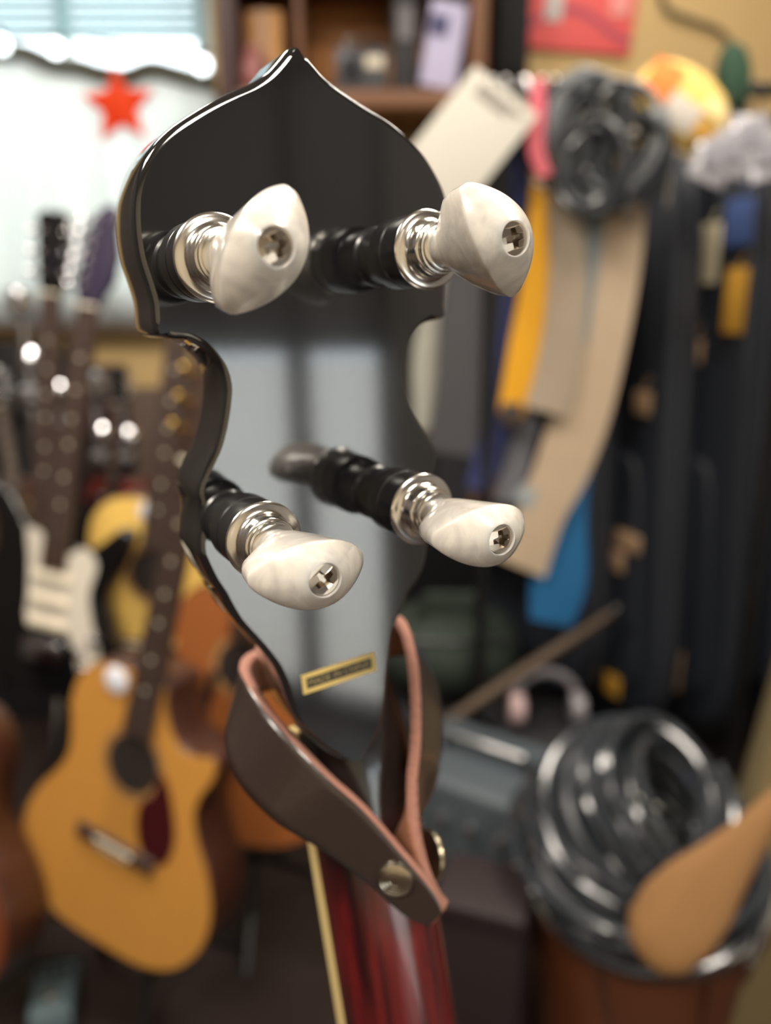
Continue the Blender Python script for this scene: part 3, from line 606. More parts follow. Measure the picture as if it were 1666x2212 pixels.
def pedestal(name, label, cat, c, size, m): 
    t = thing(name, label, cat, (c.x, c.y, 0)); b = MB(); b.box((0, 0, size[2]/2), size, bev=.012); b.build('case_body', m, t)
    for s in (-1, 1):
        b = MB(); b.box((s*size[0]*.28, -size[1]/2-.003, size[2]*.62), (.05, .012, .035), bev=.003); b.build('latch', nickel, t)
    b = MB(); b.tube([(-.06, -size[1]/2-.004, size[2]*.8), (-.05, -size[1]/2-.03, size[2]*.8), (.05, -size[1]/2-.03, size[2]*.8), (.06, -size[1]/2-.004, size[2]*.8)], .008, 8); b.build('handle', blackp, t)
    return t
# small red bodied instruments on top of a black trunk behind the row
tolex = mat('black_tolex', srgb(24, 23, 26), .6, bump=.3, scale=500)
trunk_c = WY(190, 1300, 2.32)
pedestal('storage_trunk', 'black storage trunk behind the guitars at left', 'trunk', Vector((-.95, 2.46, 0)), (1.2, .30, .60), tolex)
gS = []
for i, (lab, m, px, py, d, sc) in enumerate((('small cherry red ukulele with chrome tuners standing behind the cream pickguard', cherry, 228, 1080, 1.98, .52), ('small dark brown ukulele behind the bare left end of the guitar row', mahog, 40, 1060, 1.98, .52), ('small cherry red ukulele half hidden by the pale yellow guitar', cherry, 345, 1085, 2.06, .50))):
    g = guitar('ukulele', lab, 'acoustic', m, m, ebony, blackl, (px, py), d, (4, -5, 9)[i], (10, -12, 5)[i], 8, sc=sc, ya=200, group='ukuleles on the trunk')
    gS.append(g); g['category'] = 'ukulele'
for g in gS:                                                        # stand each on the trunk lid
    z = (g.matrix_world @ Vector((0, 0, -.03))).z; g.location.z += .60-z+.003
# chrome clusters: instrument hangers / drum stand tops
def cymbal_stand(name, label, x, y, h):
    t = thing(name, label, 'stand', (x, y, 0), group='chrome microphone stands')
    b = MB(); b.tube([(0, 0, .28), (0, 0, h)], .011, 12); b.build('pole', nickel, t)
    for a in range(3):
        q = a*2*PI/3+.4; b = MB(); b.tube([(0, 0, .32), (math.cos(q)*.09, math.sin(q)*.09, .01)], .008, 8); b.build('leg', nickel, t)
    b = MB(); b.lathe([(.012, 0), (.03, .008), (.034, .03), (.03, .05), (.012, .056)], 20, M=Matrix.Translation((0, 0, h*.82))); b.build('clutch', nickel, t)
    b = MB(); b.lathe([(.008, 0), (.028, .012), (.034, .045), (.026, .075), (.004, .086)], 20, M=Matrix.Translation((0, 0, h))); b.build('microphone', nickel, t)
    b = MB(); b.lathe([(.006, 0), (.026, .01), (.02, .04), (.004, .045)], 16, M=Matrix.Translation((.03, -.03, h*.92)) @ Matrix.Rotation(R(70), 4, 'X')); b.build('wing_nut', nickel, t)
    return t
for i, (px, py, Y, lab) in enumerate(((48, 690, 2.12, 'chrome microphone stand furthest left, below the curtain'), (110, 770, 2.2, 'chrome microphone stand second from the left edge'), (205, 870, 2.16, 'chrome microphone stand nearest, with the brightest head'), (262, 880, 2.22, 'chrome microphone stand right of the bright one'))):
    p = WY(px, py, Y); cymbal_stand('microphone_stand', lab, p.x, p.y, p.z)
# tall cases at the wall under the window
for i, (px0, px1, py, m, lab) in enumerate(((-60, 130, 740, tolex, 'tall black instrument case under the window at the left'), (136, 262, 790, mat('dark_maroon_case', srgb(52, 26, 28), .5), 'tall dark maroon instrument case under the window'), (268, 520, 840, mat('brown_grey_case', srgb(88, 72, 62), .6), 'tall grey brown instrument case beside the cabinet wall'), (530, 800, 900, tolex, 'tall black instrument case behind the banjo headstock'))):
    a, c = WY(px0, py, 2.62), WY(px1, py, 2.62); 
    pedestal('instrument_case', lab, 'case', Vector(((a.x+c.x)/2, 2.665, 0)), (c.x-a.x, .06, a.z), m)

# ================================================================== WALL CABINET
wood = mat('shelf_brown_wood', srgb(120, 78, 48), .5, var=.2, scale=6, stretch=(1, 1, 8))
backw = mat('shelf_orange_back', srgb(206, 142, 82), .55, var=.12, scale=4, stretch=(1, 1, 6))
maroon = mat('dark_maroon_panel', srgb(62, 34, 36), .5)
YS = 2.40
xl, xr = WY(470, 100, YS).x, WY(1052, 100, YS).x; zb0 = WY(800, 232, YS).z; zt0 = ZC-.02
cab = thing('wall_cabinet', 'open brown wooden wall cabinet with an orange back at the top beside the window', 'cabinet', ((xl+xr)/2, YF, zb0)); L = -cab.location
def cb(name, x0, x1, y0, y1, z0, z1, m): b = MB(); b.box(Vector(((x0+x1)/2, (y0+y1)/2, (z0+z1)/2))+L, (x1-x0, y1-y0, z1-z0), bev=.003); return b.build(name, m, cab)
cb('side_panel', xl, xl+.05, YS, YF, zb0, zt0, maroon); cb('side_panel', xr-.045, xr, YS, YF, zb0, zt0, wood)
cb('bottom_board', xl+.05, xr-.045, YS, YF, zb0, zb0+.045, wood); cb('back_panel', xl+.05, xr-.045, YF-.02, YF, zb0+.045, zt0, backw)
xm = WY(632, 60, YS).x; cb('divider', xm, xm+.02, YS+.06, YF-.02, zb0+.045, zt0, wood); cb('top_board', xl+.05, xr-.045, YS, YF-.02, zt0-.03, zt0, wood)
cb('shelf_board', xl+.05, xr-.045, YS, YF-.02, WY(800, -60, YS).z, WY(800, -60, YS).z+.03, wood)
zs_ = zb0+.045
def onshelf(name, label, cat, px0, px1, h, y, dpt, m, parts=()):
    a, c = WY(px0, 150, y).x, WY(px1, 150, y).x; t = thing(name, label, cat, ((a+c)/2, y+dpt/2, zs_)); w = c-a
    b = MB(); b.box((0, 0, h/2), (w, dpt, h), bev=.006); b.build('body', m, t); return t, w
t, w = onshelf('radio', 'dark grey radio on the wall cabinet shelf', 'radio', 725, 838, .12, YS+.06, .1, mat('dark_grey_plastic', srgb(58, 58, 64), .4))
b = MB(); b.lathe([(.03, 0), (.03, .008), (.1*.03, .01)], 20, M=Matrix.Translation((-.03, -.05, .06)) @ Matrix.Rotation(PI/2, 4, 'X')); b.build('speaker_grille', mat('grey_grille_cloth', srgb(40, 42, 46), .9), t)
b = MB(); b.box((.035, -.052, .08), (.05, .006, .03), bev=.002); b.build('dial', bone, t); b = MB(); b.tube([(-.05, 0, .115), (-.04, 0, .15), (.04, 0, .15), (.05, 0, .115)], .005, 8); b.build('handle', blackp, t)
t, w = onshelf('box_file', 'black upright box file on the wall cabinet shelf', 'file', 848, 902, .27, YS+.04, .2, mat('black_card', srgb(34, 32, 36), .6))
b = MB(); b.box((0, -.102, .17), (w*.6, .004, .08)); b.build('spine_label', mat('grey_paper', srgb(120, 116, 120), .8), t, smooth=False)
t, w = onshelf('paper_pack', 'pale lilac paper packet leaning in the wall cabinet', 'packet', 905, 985, .21, YS+.02, .03, mat('lilac_paper', srgb(196, 190, 222), .7))
t.rotation_euler = (0, R(9), 0); t.location.z += .008
b = MB(); b.box((-.02, -.017, .15), (.05, .003, .05)); b.build('printed_panel', mat('navy_print', srgb(70, 70, 110), .6), t, smooth=False)
t, w = onshelf('cardboard_box', 'plain tan cardboard box in the left bay of the wall cabinet', 'box', 530, 612, .22, YS+.1, .16, mat('tan_card', srgb(190, 140, 88), .8))
b = MB(); b.box((0, -.081, .11), (.03, .002, .22)); b.build('tape', mat('brown_tape', srgb(150, 104, 60), .4), t, smooth=False)
t = thing('piggy_figurine', 'small dull pink jar beside the dark cabinet side', 'jar', WY(500, 165, YS-.0)); t.name = 'pink_jar'; t.location = (xl+.085, YS+.05, zs_)
b = MB(); b.lathe([(.022, 0), (.032, .02), (.034, .06), (.024, .09), (.018, .1)], 24); b.build('jar_body', mat('dull_pink_glaze', srgb(150, 92, 90), .4), t); b = MB(); b.lathe([(.02, .098), (.022, .104), (.02, .114), (.002, .118)], 24); b.build('lid', mat('dull_pink_glaze', srgb(150, 92, 90), .4), t)

# ================================================================== RIGHT WALL DISPLAY
a, c = WY(1120, 100, YF-.02), WY(1362, 110, YF-.02)
pw = c.x-a.x; ph = .42
t = thing('red_poster', 'coral red poster board on the tan wall at the top', 'poster', ((a.x+c.x)/2, YF-.008, c.z)); t.rotation_euler = (0, R(4), 0)
b = MB(); b.box((0, 0, ph/2), (pw, .014, ph), bev=.003); b.build('board', mat('coral_red_board', srgb(214, 84, 82), .6), t)
for x, z, w, h, m in ((-pw*.22, .13, .05, .11, mat('poster_grey_print', srgb(186, 180, 178), .6)), (pw*.36, .15, .06, .10, mat('poster_pink_print', srgb(222, 140, 134), .6))):
    b = MB(); b.box((x, -.0085, z), (w, .003, h), bev=.001); b.build('printed_patch', m, t)
b = MB(); b.rings([[Vector((x, -.0085+dy, z+dz)) for dy, dz in ((0, 0), (0, .02), (.002, .02), (.002, 0))] for x, z in [(-pw*.5+pw*k/10, .06+.04*math.sin(k*.5-.6)) for k in range(11)]]); b.build('printed_swirl', mat('poster_purple_print', srgb(150, 52, 78), .6), t)
t = thing('wall_speaker', 'black wall speaker between the cabinet and the red poster', 'speaker', (WY(1092, 100, YF).x, YF-.075, WY(1092, 188, YF).z))
b = MB(); b.box((0, 0, .2), (.10, .14, .4), bev=.012); b.build('speaker_box', tolex, t); b = MB(); b.box((0, -.072, .2), (.084, .008, .37), bev=.003); b.build('grille', mat('black_cloth', srgb(20, 20, 22), .9), t); b = MB(); b.box((0, .072, .2), (.05, .01, .08)); b.build('bracket', blackp, t, smooth=False)
cp = spline([WY(x, y, YF-.012) for x, y in ((1420,-60),(1440,15),(1490,40),(1545,60),(1580,95),(1596,150),(1600,210))], 6)
t = thing('wall_cable', 'thin dark cable drooping down the tan wall at the top right', 'cable', cp[0]); b = MB(); b.tube([p-cp[0] for p in cp], .007, 8); b.build('cord', mat('brown_grey_cord', srgb(92, 80, 66), .6), t)
b = MB(); b.box(cp[-1]-cp[0]+Vector((0, 0, -.02)), (.03, .024, .05), bev=.004); b.build('plug', blackp, t)
# --- rack
YR = 1.56
zr = WY(1300, 195, YR).z; xa, xb = WY(1075, 195, YR).x, WY(1760, 195, YR).x
rack = thing('display_rack', 'black steel display rack carrying the straps, cables and gig bags', 'rack', ((xa+xb)/2, YR, 0)); L = -rack.location
b = MB(); b.tube([Vector((xa, YR, zr))+L, Vector((xb, YR, zr))+L], .012, 12); b.build('hanging_bar', blackp, rack)
for x in (xa, xb):
    b = MB(); b.tube([Vector((x, YR, .02))+L, Vector((x, YR, zr+.012))+L], .013, 12); b.build('upright', blackp, rack)
    b = MB(); b.tube([Vector((x, YR-.14, .014))+L, Vector((x, YR+.25, .014))+L], .014, 10); b.build('foot', blackp, rack)
# --- gig bags
navyb = mat('black_nylon', srgb(27, 32, 41), .62, bump=.25, scale=260, var=.2)
greyb = mat('charcoal_nylon', srgb(46, 46, 50), .65, bump=.25, scale=260, var=.15)
tagm_ = mat('tan_hang_tag', srgb(186, 152, 118), .7); tagy = mat('yellow_hang_tag', srgb(196, 146, 48), .7); tagw = mat('pale_hang_tag', srgb(208, 196, 168), .7); tagb = mat('blue_hang_tag', srgb(62, 84, 136), .7)
BAG = smooth_outline([(0,0),(110,4),(160,40),(176,140),(168,300),(160,460),(150,640),(140,820),(128,960),(104,1040),(50,1066),(0,1070),(-50,1066),(-104,1040),(-128,960),(-140,820),(-150,640),(-160,460),(-168,300),(-176,140),(-160,40),(-110,4)], 3)
YB_ = 1.86; YAW = -62
barz = zr-.02; b = MB(); b.tube([Vector((xa, YB_, barz))+L, Vector((xb, YB_, barz))+L], .012, 12); b.build('rear_bar', blackp, rack)
for x in (xa, xb): b = MB(); b.tube([Vector((x, YR, barz))+L, Vector((x, YB_, barz))+L], .010, 10); b.build('bracket', blackp, rack)
bags = []
def gig_bag(label, x, m, sc, ztop):
    zbot = ztop-1.07*sc
    Mr = Matrix.Translation((x, YB_, zbot)) @ Matrix.Rotation(R(YAW), 4, 'Z') @ Matrix(((1, 0, 0, 0), (0, 0, -1, 0), (0, 1, 0, 0), (0, 0, 0, 1)))
    t = thing('gig_bag', label, 'gig bag', mw=Mr, group='gig bags on the rack')
    k = .001*sc; ol = [(x_*k, y*k) for x_, y in BAG]
    b = MB(); b.prism(ol, -.045, .045, bev=.022); b.build('bag_body', m, t, angle=70)
    po = [(x_*.78, y*.45+.06*sc) for x_, y in ol]; b = MB(); b.prism(po, .04, .060, bev=.008); b.build('front_pocket', m, t, angle=70)
    ins = inset(ol, -.001); b = MB(); b.tube([Vector((x_, y, .0)) for x_, y in ins]+[Vector((*ins[0], 0))], .004, 6); b.build('zip', mat('grey_zip', srgb(70, 70, 74), .4, .3), t)
    b = MB(); b.tube([(-.02, .62*sc, .045), (-.02, .68*sc, .066), (-.02, .78*sc, .066), (-.02, .84*sc, .045)], .009, 8); b.build('carry_handle', m, t)
    top = 1.07*sc; hz = barz-zbot
    b = MB(); b.tube([(-.016, top-.01, 0), (-.014, hz, -.008), (0, hz+.018, 0), (.014, hz, .008), (.016, top-.01, 0)], .006, 8); b.build('hanging_loop', m, t)
    bags.append((t, Mr, sc)); return t
def bag_tag(px, py, w, h, tm):
    best = None
    for t, Mr, sc in bags:
        MI = Mr.inverted(); o = MI @ CAMP; d = MI.to_3x3() @ ray(px, py)
        for zf in (.064,):
            k = (zf-o.z)/d.z; q = o+d*k
            if abs(q.x) < .15*sc and .05 < q.y < 1.0*sc and k > 0 and (best is None or k < best[0]): best = (k, q, t)
    if not best: print('TAG missed', px, py); return
    k, q, t = best; b = MB(); b.box((q.x, q.y, q.z), (w*1.7, h, .003), bev=.001); b.tube([(q.x, q.y+h/2-.004, q.z), (q.x, q.y+h/2+.02, q.z-.01), (q.x, q.y+h/2+.03, .044)], .0012, 5); b.build('hang_tag', tm, t)
zt_ = WY(1450, 330, YB_).z
for lab, x, m, sc in (('charcoal gig bag hanging at the left end of the rack behind the charcoal strap', .225, greyb, .80), ('black gig bag hanging behind the yellow and beige straps', .385, navyb, 1.12), ('black gig bag hanging behind and just right of the beige straps', .545, navyb, 1.18),
        ('black gig bag third from the right on the rack', .705, navyb, 1.2), ('black gig bag second from the right on the rack', .865, navyb, 1.17), ('black gig bag at the right end of the rack, cut off by the edge', 1.02, navyb, 1.2)):
    gig_bag(lab, x, m, sc, zt_)
for a_ in ((1330,1210,.03,.05,tagm_), (1388,870,.028,.05,tagm_), (1428,1236,.06,.07,tagm_), (1356,1170,.045,.04,tagm_), (1322,1480,.03,.05,tagy), (1445,1440,.045,.10,tagm_), (1532,548,.03,.12,tagw), (1588,650,.03,.13,tagy), (1604,920,.036,.13,tagw), (1598,480,.04,.09,tagb), (1395,1330,.03,.04,tagm_), (1500,760,.025,.05,tagm_), (1450,1040,.02,.05,tagm_)): bag_tag(*a_)
pedestal('road_case', 'long black road case on the floor under the gig bags', 'case', Vector((.95, 2.36, 0)), (1.3, .40, .62), tolex)
pedestal('instrument_case', 'tall black instrument case against the tan wall behind the charcoal strap', 'case', Vector((.275, 2.665, 0)), (.58, .06, 1.28), tolex)
# --- straps over the bar
def strap_r(label, col, path, d0, d1, twist=0, rough=.8):
    n = len(path); pts = spline([Vector((x, y, w)) for x, y, w in path], 6); m_ = len(pts); A = []; B = []
    for i, q in enumerate(pts):
        Yq = YR-.02+(d0-1.60)*.6+(-.012*i/(m_-1)); c = WY(q.x, q.y, Yq); d = Yq/ray(q.x, q.y).y; hw_ = q.z/FPX*d/2
        t = (P(pts[min(i+1, m_-1)].x, pts[min(i+1, m_-1)].y, d)-P(pts[max(i-1, 0)].x, pts[max(i-1, 0)].y, d)).normalized()
        s = FW.cross(t).normalized(); a = R(twist); s = (s*math.cos(a)+FW*math.sin(a)).normalized(); f_ = hw_/max(.3, math.cos(a))
        A.append(c-s*f_); B.append(c+s*f_)
    org = (A[0]+B[0])/2; t = thing('guitar_strap', label, 'strap', org, group='guitar straps on the rack')
    b = MB(); vs = []
    for a, c in zip(A, B): nrm = FW; vs.append([a-org, a.lerp(c, .5)-org-FW*.004, c-org, c-org+FW*.004, a.lerp(c, .5)-org+FW*.001, a-org+FW*.004])
    b.rings(vs); m = mat('strap_'+label.split(' ')[0]+'_'+label.split(' ')[1], srgb(*col), rough, var=.08, scale=30); b.build('webbing', m, t)
    # loop over the bar
    top = (A[0]+B[0])/2; b = MB(); z = Vector((top.x, YR, zr+.016)); b.tube([top-org, Vector((top.x, YR-.02, zr-.005))-org, z-org, Vector((top.x, YR+.02, zr-.01))-org], .006, 8); b.build('hook', nickel, t)
    e = (A[-1]+B[-1])/2-org; w_ = (A[-1]-B[-1]).length; b = MB(); b.box(e-Vector((0, .006, .0)), (w_*.8, .010, .045), bev=.004); b.build('leather_end', mat('dark_end_leather', srgb(60, 48, 42), .6), t) if rough < .79 else None
    return t
strap_r('charcoal wide guitar strap hanging nearest the banjo on the rack', (64, 62, 66), [(1085,270,90),(1055,450,120),(1015,660,125),(1000,820,110),(975,980,110)], 1.660, 1.520)
strap_r('off white guitar strap hanging just behind the banjo headstock edge', (150, 149, 138), [(1050,400,44),(1000,500,55),(948,680,75),(922,790,60),(932,930,70)], 1.700, 1.580)
strap_r('navy blue guitar strap between the charcoal and yellow ones', (34, 42, 84), [(1130,280,50),(1130,450,55),(1112,650,56),(1088,850,60),(1050,1000,60),(1030,1060,50)], 1.640, 1.500)
strap_r('brown leather guitar strap end under the navy strap', (100, 68, 40), [(1120,300,40),(1110,600,40),(1085,860,44),(1055,980,60),(1038,1090,46)], 1.670, 1.540)
strap_r('bright yellow guitar strap hanging below the upper right peg', (205, 146, 2), [(1172,280,40),(1172,430,52),(1158,600,62),(1134,760,72),(1104,895,56)], 1.600, 1.440, rough=.7)
strap_r('taupe beige guitar strap beside the yellow strap', (150, 136, 118), [(1200,290,56),(1218,430,70),(1228,600,84),(1210,770,92),(1180,890,96)], 1.590, 1.430)
strap_r('blue grey guitar strap between the two beige straps', (128, 136, 140), [(1255,290,40),(1282,460,52),(1282,620,58),(1256,800,66),(1200,1000,60),(1128,1090,50)], 1.610, 1.460)
strap_r('longest cream beige guitar strap reaching furthest down', (170, 150, 126), [(1330,290,60),(1350,430,86),(1342,560,88),(1312,720,94),(1262,880,120),(1215,1010,118),(1170,1110,100),(1122,1225,120)], 1.600, 1.360)
strap_r('dark grey narrow guitar strap crossing behind the cream strap', (98, 98, 104), [(1225,330,40),(1200,620,50),(1150,860,54),(1118,1000,56),(1090,1085,50)], 1.660, 1.520)
strap_r('bright blue cloth guitar strap hanging low on the rack', (24, 96, 146), [(1300,420,20),(1290,800,24),(1250,1080,40),(1222,1200,100),(1205,1270,120),(1190,1345,90)], 1.680, 1.520)
strap_r('dusty pink thin guitar strap beside the cable coils', (196, 92, 104), [(1165,170,30),(1162,230,36),(1158,320,34),(1178,380,30)], 1.560, 1.520)
# --- cable coils on the bar
cablem = mat('black_cable_rubber', srgb(50, 54, 58), .32, coat=.35); cableg = mat('grey_cable_rubber', srgb(122, 126, 130), .35, coat=.3)
def coil(name, label, c, r, turns, m, nrm, tr=.0045, jit=.12, parent=None, group=None, ecc=1.0):
    q = Vector(nrm).to_track_quat('Z', 'Y').to_matrix()
    t = thing(name, label, 'cable', c, group=group); pts = []
    for k in range(turns*28+1):
        a = 2*PI*k/28; rr = r*(1+jit*math.sin(a*.37+turns)+jit*.5*math.sin(a*1.13)); pts.append(q @ Vector((rr*math.cos(a), ecc*rr*math.sin(a), (k/(turns*28)-.5)*tr*3*turns*.6+.01*math.sin(a*.71))))
    b = MB(); b.tube(pts, tr, 8); b.build('cord', m, t)
    e = pts[0]; b = MB(); b.tube([e, e+q @ Vector((0, -.05, .01))], .006, 10); b.tube([e+q @ Vector((0, -.05, .01)), e+q @ Vector((0, -.08, .012))], .0035, 8); b.build('jack_plug', nickel, t)
    return t
coils = [(1215,300,.062,cablem,'black coiled guitar cable leftmost on the rack bar'), (1262,270,.060,cableg,'grey coiled guitar cable with pale highlights on the rack bar'), (1305,318,.075,cablem,'black coiled guitar cable in the middle of the bundle on the bar'), (1350,300,.062,cableg,'grey coiled guitar cable rightmost in the bundle on the bar'), (1285,360,.055,cablem,'black coiled guitar cable hanging lowest over the beige straps'), (1375,340,.05,cablem,'small black coiled guitar cable at the right end of the bundle')]
for i, (px, py, r, m, lab) in enumerate(coils):
    c = P(px, py, 1.42-.008*i); c.z = min(c.z, zr+.012-0) ; t = coil('guitar_cable', lab, c, r, 7, m, (random.uniform(-.5, .5), -1, random.uniform(-.2, .3)), group='coiled cables on the rack', ecc=1.25)
    b = MB(); tp = Vector((0, .03, r*1.2)); b.tube([tp, Vector((0, YR-c.y-.014, zr-c.z+.002)), Vector((0, YR-c.y, zr-c.z+.016)), Vector((0, YR-c.y+.014, zr-c.z))], .004, 6); b.build('tie', blackp, t)
# --- card on a string
cw = [P(x, y, 1.36) for x, y in ((1012,132),(1148,238),(1008,476),(872,368))]
cc = sum(cw, Vector())/4; ex = ((cw[1]-cw[0])+(cw[2]-cw[3])); wv = ex.length/2; ex.normalize(); ey = ((cw[0]-cw[3])+(cw[1]-cw[2])); hv = ey.length/2; ey = (ey-ex*ey.dot(ex)).normalized(); ez = ex.cross(ey)
Mc = Matrix((ex, ey, ez)).transposed().to_4x4(); Mc.translation = cc
t = thing('paper_card', 'large off white paper card tilted behind the headstock with a grey printed line', 'card', mw=Mc)
b = MB(); b.box((0, 0, 0), (wv, hv, .002), bev=.0006); b.build('card', mat('off_white_paper', srgb(176, 172, 162), .8), t)
for k, (x0, x1, y) in enumerate(((-.30, .36, .40), (-.30, .2, .34))):
    b = MB(); b.box(((x0+x1)/2*wv, y*hv, .0013), ((x1-x0)*wv, .05*hv, .0006)); b.build('printed_line', mat('grey_print', srgb(120, 114, 106), .8), t, smooth=False)
bar = Mc.inverted() @ Vector((xa+.02, YR, zr+.014)); b = MB(); b.tube([(.3*wv, .5*hv, 0), bar], .0016, 6); b.build('string', mat('grey_string', srgb(130, 126, 120), .8), t)
# --- colourful pouch, packets, green pouch
def puff(name, label, cat, c, rx, rz, ry, m, rot=0, hang=True, patches=()):
    t = thing(name, label, cat, c); t.rotation_euler = (0, R(rot), 0); b = MB(); rr = []
    for k in range(13):
        th = PI*k/12; rr.append([Vector((rx*math.sin(th)**.8*math.cos(2*PI*q/28)*(1+.04*math.sin(3*q)), ry*math.sin(th)**.8*math.sin(2*PI*q/28), -rz*math.cos(th))) for q in range(28)])
    b.rings(rr); b.build('body', m, t, angle=80)
    for (u, v, s1, s2, pm) in patches:
        b = MB(); rows = []
        for k in range(5):
            row = []
            for q in range(5):
                x, z = u+(k-2)*s1/4, v+(q-2)*s2/4; yv = -ry*math.sqrt(max(.02, 1-(x/rx)**2-(z/rz)**2))-.004; row.append(Vector((x, yv, z)))
            rows.append(row)
        b.rings(rows, False, False, False); b.build('patch', pm, t)
    if hang:
        Lr = Matrix.Rotation(-R(rot), 3, 'Y'); tp = Lr @ (Vector((c[0], YR, zr+.016))-Vector(c)); b = MB(); b.tube([(0, 0, rz*.95), tp-Lr @ Vector((0, .016, .014)), tp], .004, 6); b.build('hanging_loop', blackp, t)
    return t
puff('cloth_pouch', 'round yellow and orange patterned cloth pouch hanging at the upper right', 'pouch', P(1472, 232, 1.38), .088, .060, .03, mat('yellow_cloth', srgb(232, 196, 110), .8, var=.1, scale=25), 32, patches=((-.055, .012, .05, .06, mat('orange_cloth', srgb(218, 120, 50), .8)), (.0, -.018, .06, .045, mat('grey_white_cloth', srgb(206, 198, 188), .8)), (.045, .02, .04, .03, mat('pale_yellow_cloth', srgb(244, 222, 160), .8)), (.052, -.022, .03, .03, mat('amber_cloth', srgb(226, 170, 70), .8))))
puff('green_pouch', 'dark green cloth pouch hanging against the tan wall', 'pouch', P(1585, 168, 1.40), .030, .055, .02, mat('dark_green_cloth', srgb(30, 62, 42), .8, var=.2, scale=30), -8)
pk = mat('clear_white_packet', srgb(150, 148, 154), .25, coat=.5)
for i, (px, py, r, lab) in enumerate(((1540, 345, 20, 'crinkled white string packet at the left of the packet row'), (1580, 330, 8, 'crinkled white string packet second in the packet row'), (1622, 300, -6, 'crinkled white string packet hung highest in the packet row'), (1655, 335, -14, 'crinkled white string packet at the right of the packet row'))):
    c = P(px, py, 1.38); t = thing('string_packet', lab, 'packet', c, group='string packets on the rack'); t.rotation_euler = (R(-10), R(r), 0)
    b = MB(); rr = []
    for k in range(7):
        z = -.04+.08*k/6; rr.append([Vector((x*.034, y*.006*(1 if 0 < k < 6 else .3)+.004*math.sin(k*2.1+x*3), z)) for x, y in ((-1, 0), (-.5, -1), (0, -.7), (.5, -1), (1, 0), (.5, 1), (0, .7), (-.5, 1))])
    b.rings(rr); b.build('sleeve', pk, t); b = MB(); b.box((0, -.010, .0), (.04, .002, .03)); b.build('insert', mat('grey_insert', srgb(120, 118, 126), .6), t, smooth=False)
    M3 = t.rotation_euler.to_matrix().inverted(); b = MB(); b.tube([(0, 0, .038), M3 @ (Vector((c.x, YR-.014, zr+.004))-c), M3 @ (Vector((c.x, YR, zr+.016))-c)], .003, 6); b.build('hook', nickel, t)

# ================================================================== LOWER RIGHT
drumc = P(1385, 1845, 1.16); zd = drumc.z
drum = thing('wooden_drum', 'brown wooden hand drum with a pale skin under a heap of black cable', 'drum', (drumc.x, drumc.y, 0))
Rd = .175
b = MB(); b.lathe([(.125, 0), (.130, .01), (.128, .10), (.135, .22), (.152, zd-.14), (Rd-.004, zd-.04), (Rd-.004, zd-.006)], 48, cap1=False); b.build('shell', mat('drum_brown_wood', srgb(96, 52, 28), .45, var=.22, scale=6, stretch=(1, 1, .15)), drum)
b = MB(); b.lathe([(Rd, zd-.03), (Rd+.003, zd-.02), (Rd, zd-.004), (Rd-.008, zd), (.001, zd)], 48, cap0=False); b.build('drum_skin', mat('pale_skin', srgb(214, 216, 204), .6), drum)
b = MB(); b.lathe([(Rd-.002, zd-.052), (Rd+.004, zd-.048), (Rd+.004, zd-.036), (Rd-.002, zd-.031)], 48, cap0=False, cap1=False); b.build('hoop', mat('dark_hoop_wood', srgb(60, 36, 24), .5), drum)
for k in range(8):
    a = 2*PI*k/8+.2; b = MB(); b.tube([(math.cos(a)*(Rd+.002), math.sin(a)*(Rd+.002), zd-.035), (math.cos(a+.12)*(Rd-.022), math.sin(a+.12)*(Rd-.022), zd-.16)], .0025, 6); b.build('tension_cord', mat('brown_cord', srgb(70, 46, 32), .8), drum)
heap = [(1330, 1800, .140, .012, (.1, -.2, 1)), (1400, 1830, .138, .028, (-.25, -.35, 1)), (1370, 1790, .122, .044, (.35, -.5, 1)), (1440, 1770, .125, .06, (.5, -.55, .9)), (1350, 1750, .105, .085, (-.3, -.6, .9)), (1420, 1720, .095, .105, (.45, -.7, .8)), (1480, 1800, .10, .08, (.75, -.45, .8))]
hlab = ('lying flat at the bottom of the heap', 'second from the bottom of the heap', 'tilted to the right low in the heap', 'tilted against the right side of the heap', 'tilted left near the top of the heap', 'on the very top of the heap', 'slipping off the right side of the heap')
for i, (px, py, r, dz, nr) in enumerate(heap):
    c = WZ(px, py+70, zd+dz+.02); t = coil('coiled_cable', 'glossy black cable coil '+hlab[i]+' on the drum', Vector((drumc.x*.4+c.x*.6, drumc.y*.5+c.y*.5, zd+dz+.028)), r, 8, mat('glossy_black_cable', srgb(44, 48, 53), .22, coat=.6), nr, tr=.0058, jit=.12, group='cable coils heaped on the drum')
# paddle lying over the front rim of the drum
p0, p1 = P(1388, 2068, .93), P(1700, 1715, .85); dv = (p1-p0); ln = dv.length; ex = dv.normalized(); ez = (UP*.75-FW*.66); ez = (ez-ex*ez.dot(ex)).normalized(); ey = ez.cross(ex)
Mp = Matrix((ex, ey, ez)).transposed().to_4x4(); Mp.translation = p0
t = thing('wooden_paddle', 'tan wooden paddle lying across the front of the cable heap, handle to the right edge', 'paddle', mw=Mp)
b = MB(); rr = []
for x, w, h in ((0, .012, .004), (.008, .030, .008), (.03, .043, .010), (.07, .047, .010), (.11, .042, .011), (.15, .031, .012), (.20, .020, .012), (.25, .014, .012), (ln, .012, .011), (ln+.12, .012, .011), (ln+.125, .006, .006)):
    rr.append([Vector((x, w*math.cos(2*PI*k/20), h*math.sin(2*PI*k/20))) for k in range(20)])
b.rings(rr); b.build('paddle_body', mat('tan_bare_wood', srgb(144, 106, 66), .55, var=.16, scale=8, stretch=(.6, 8, 8)), t, angle=70)
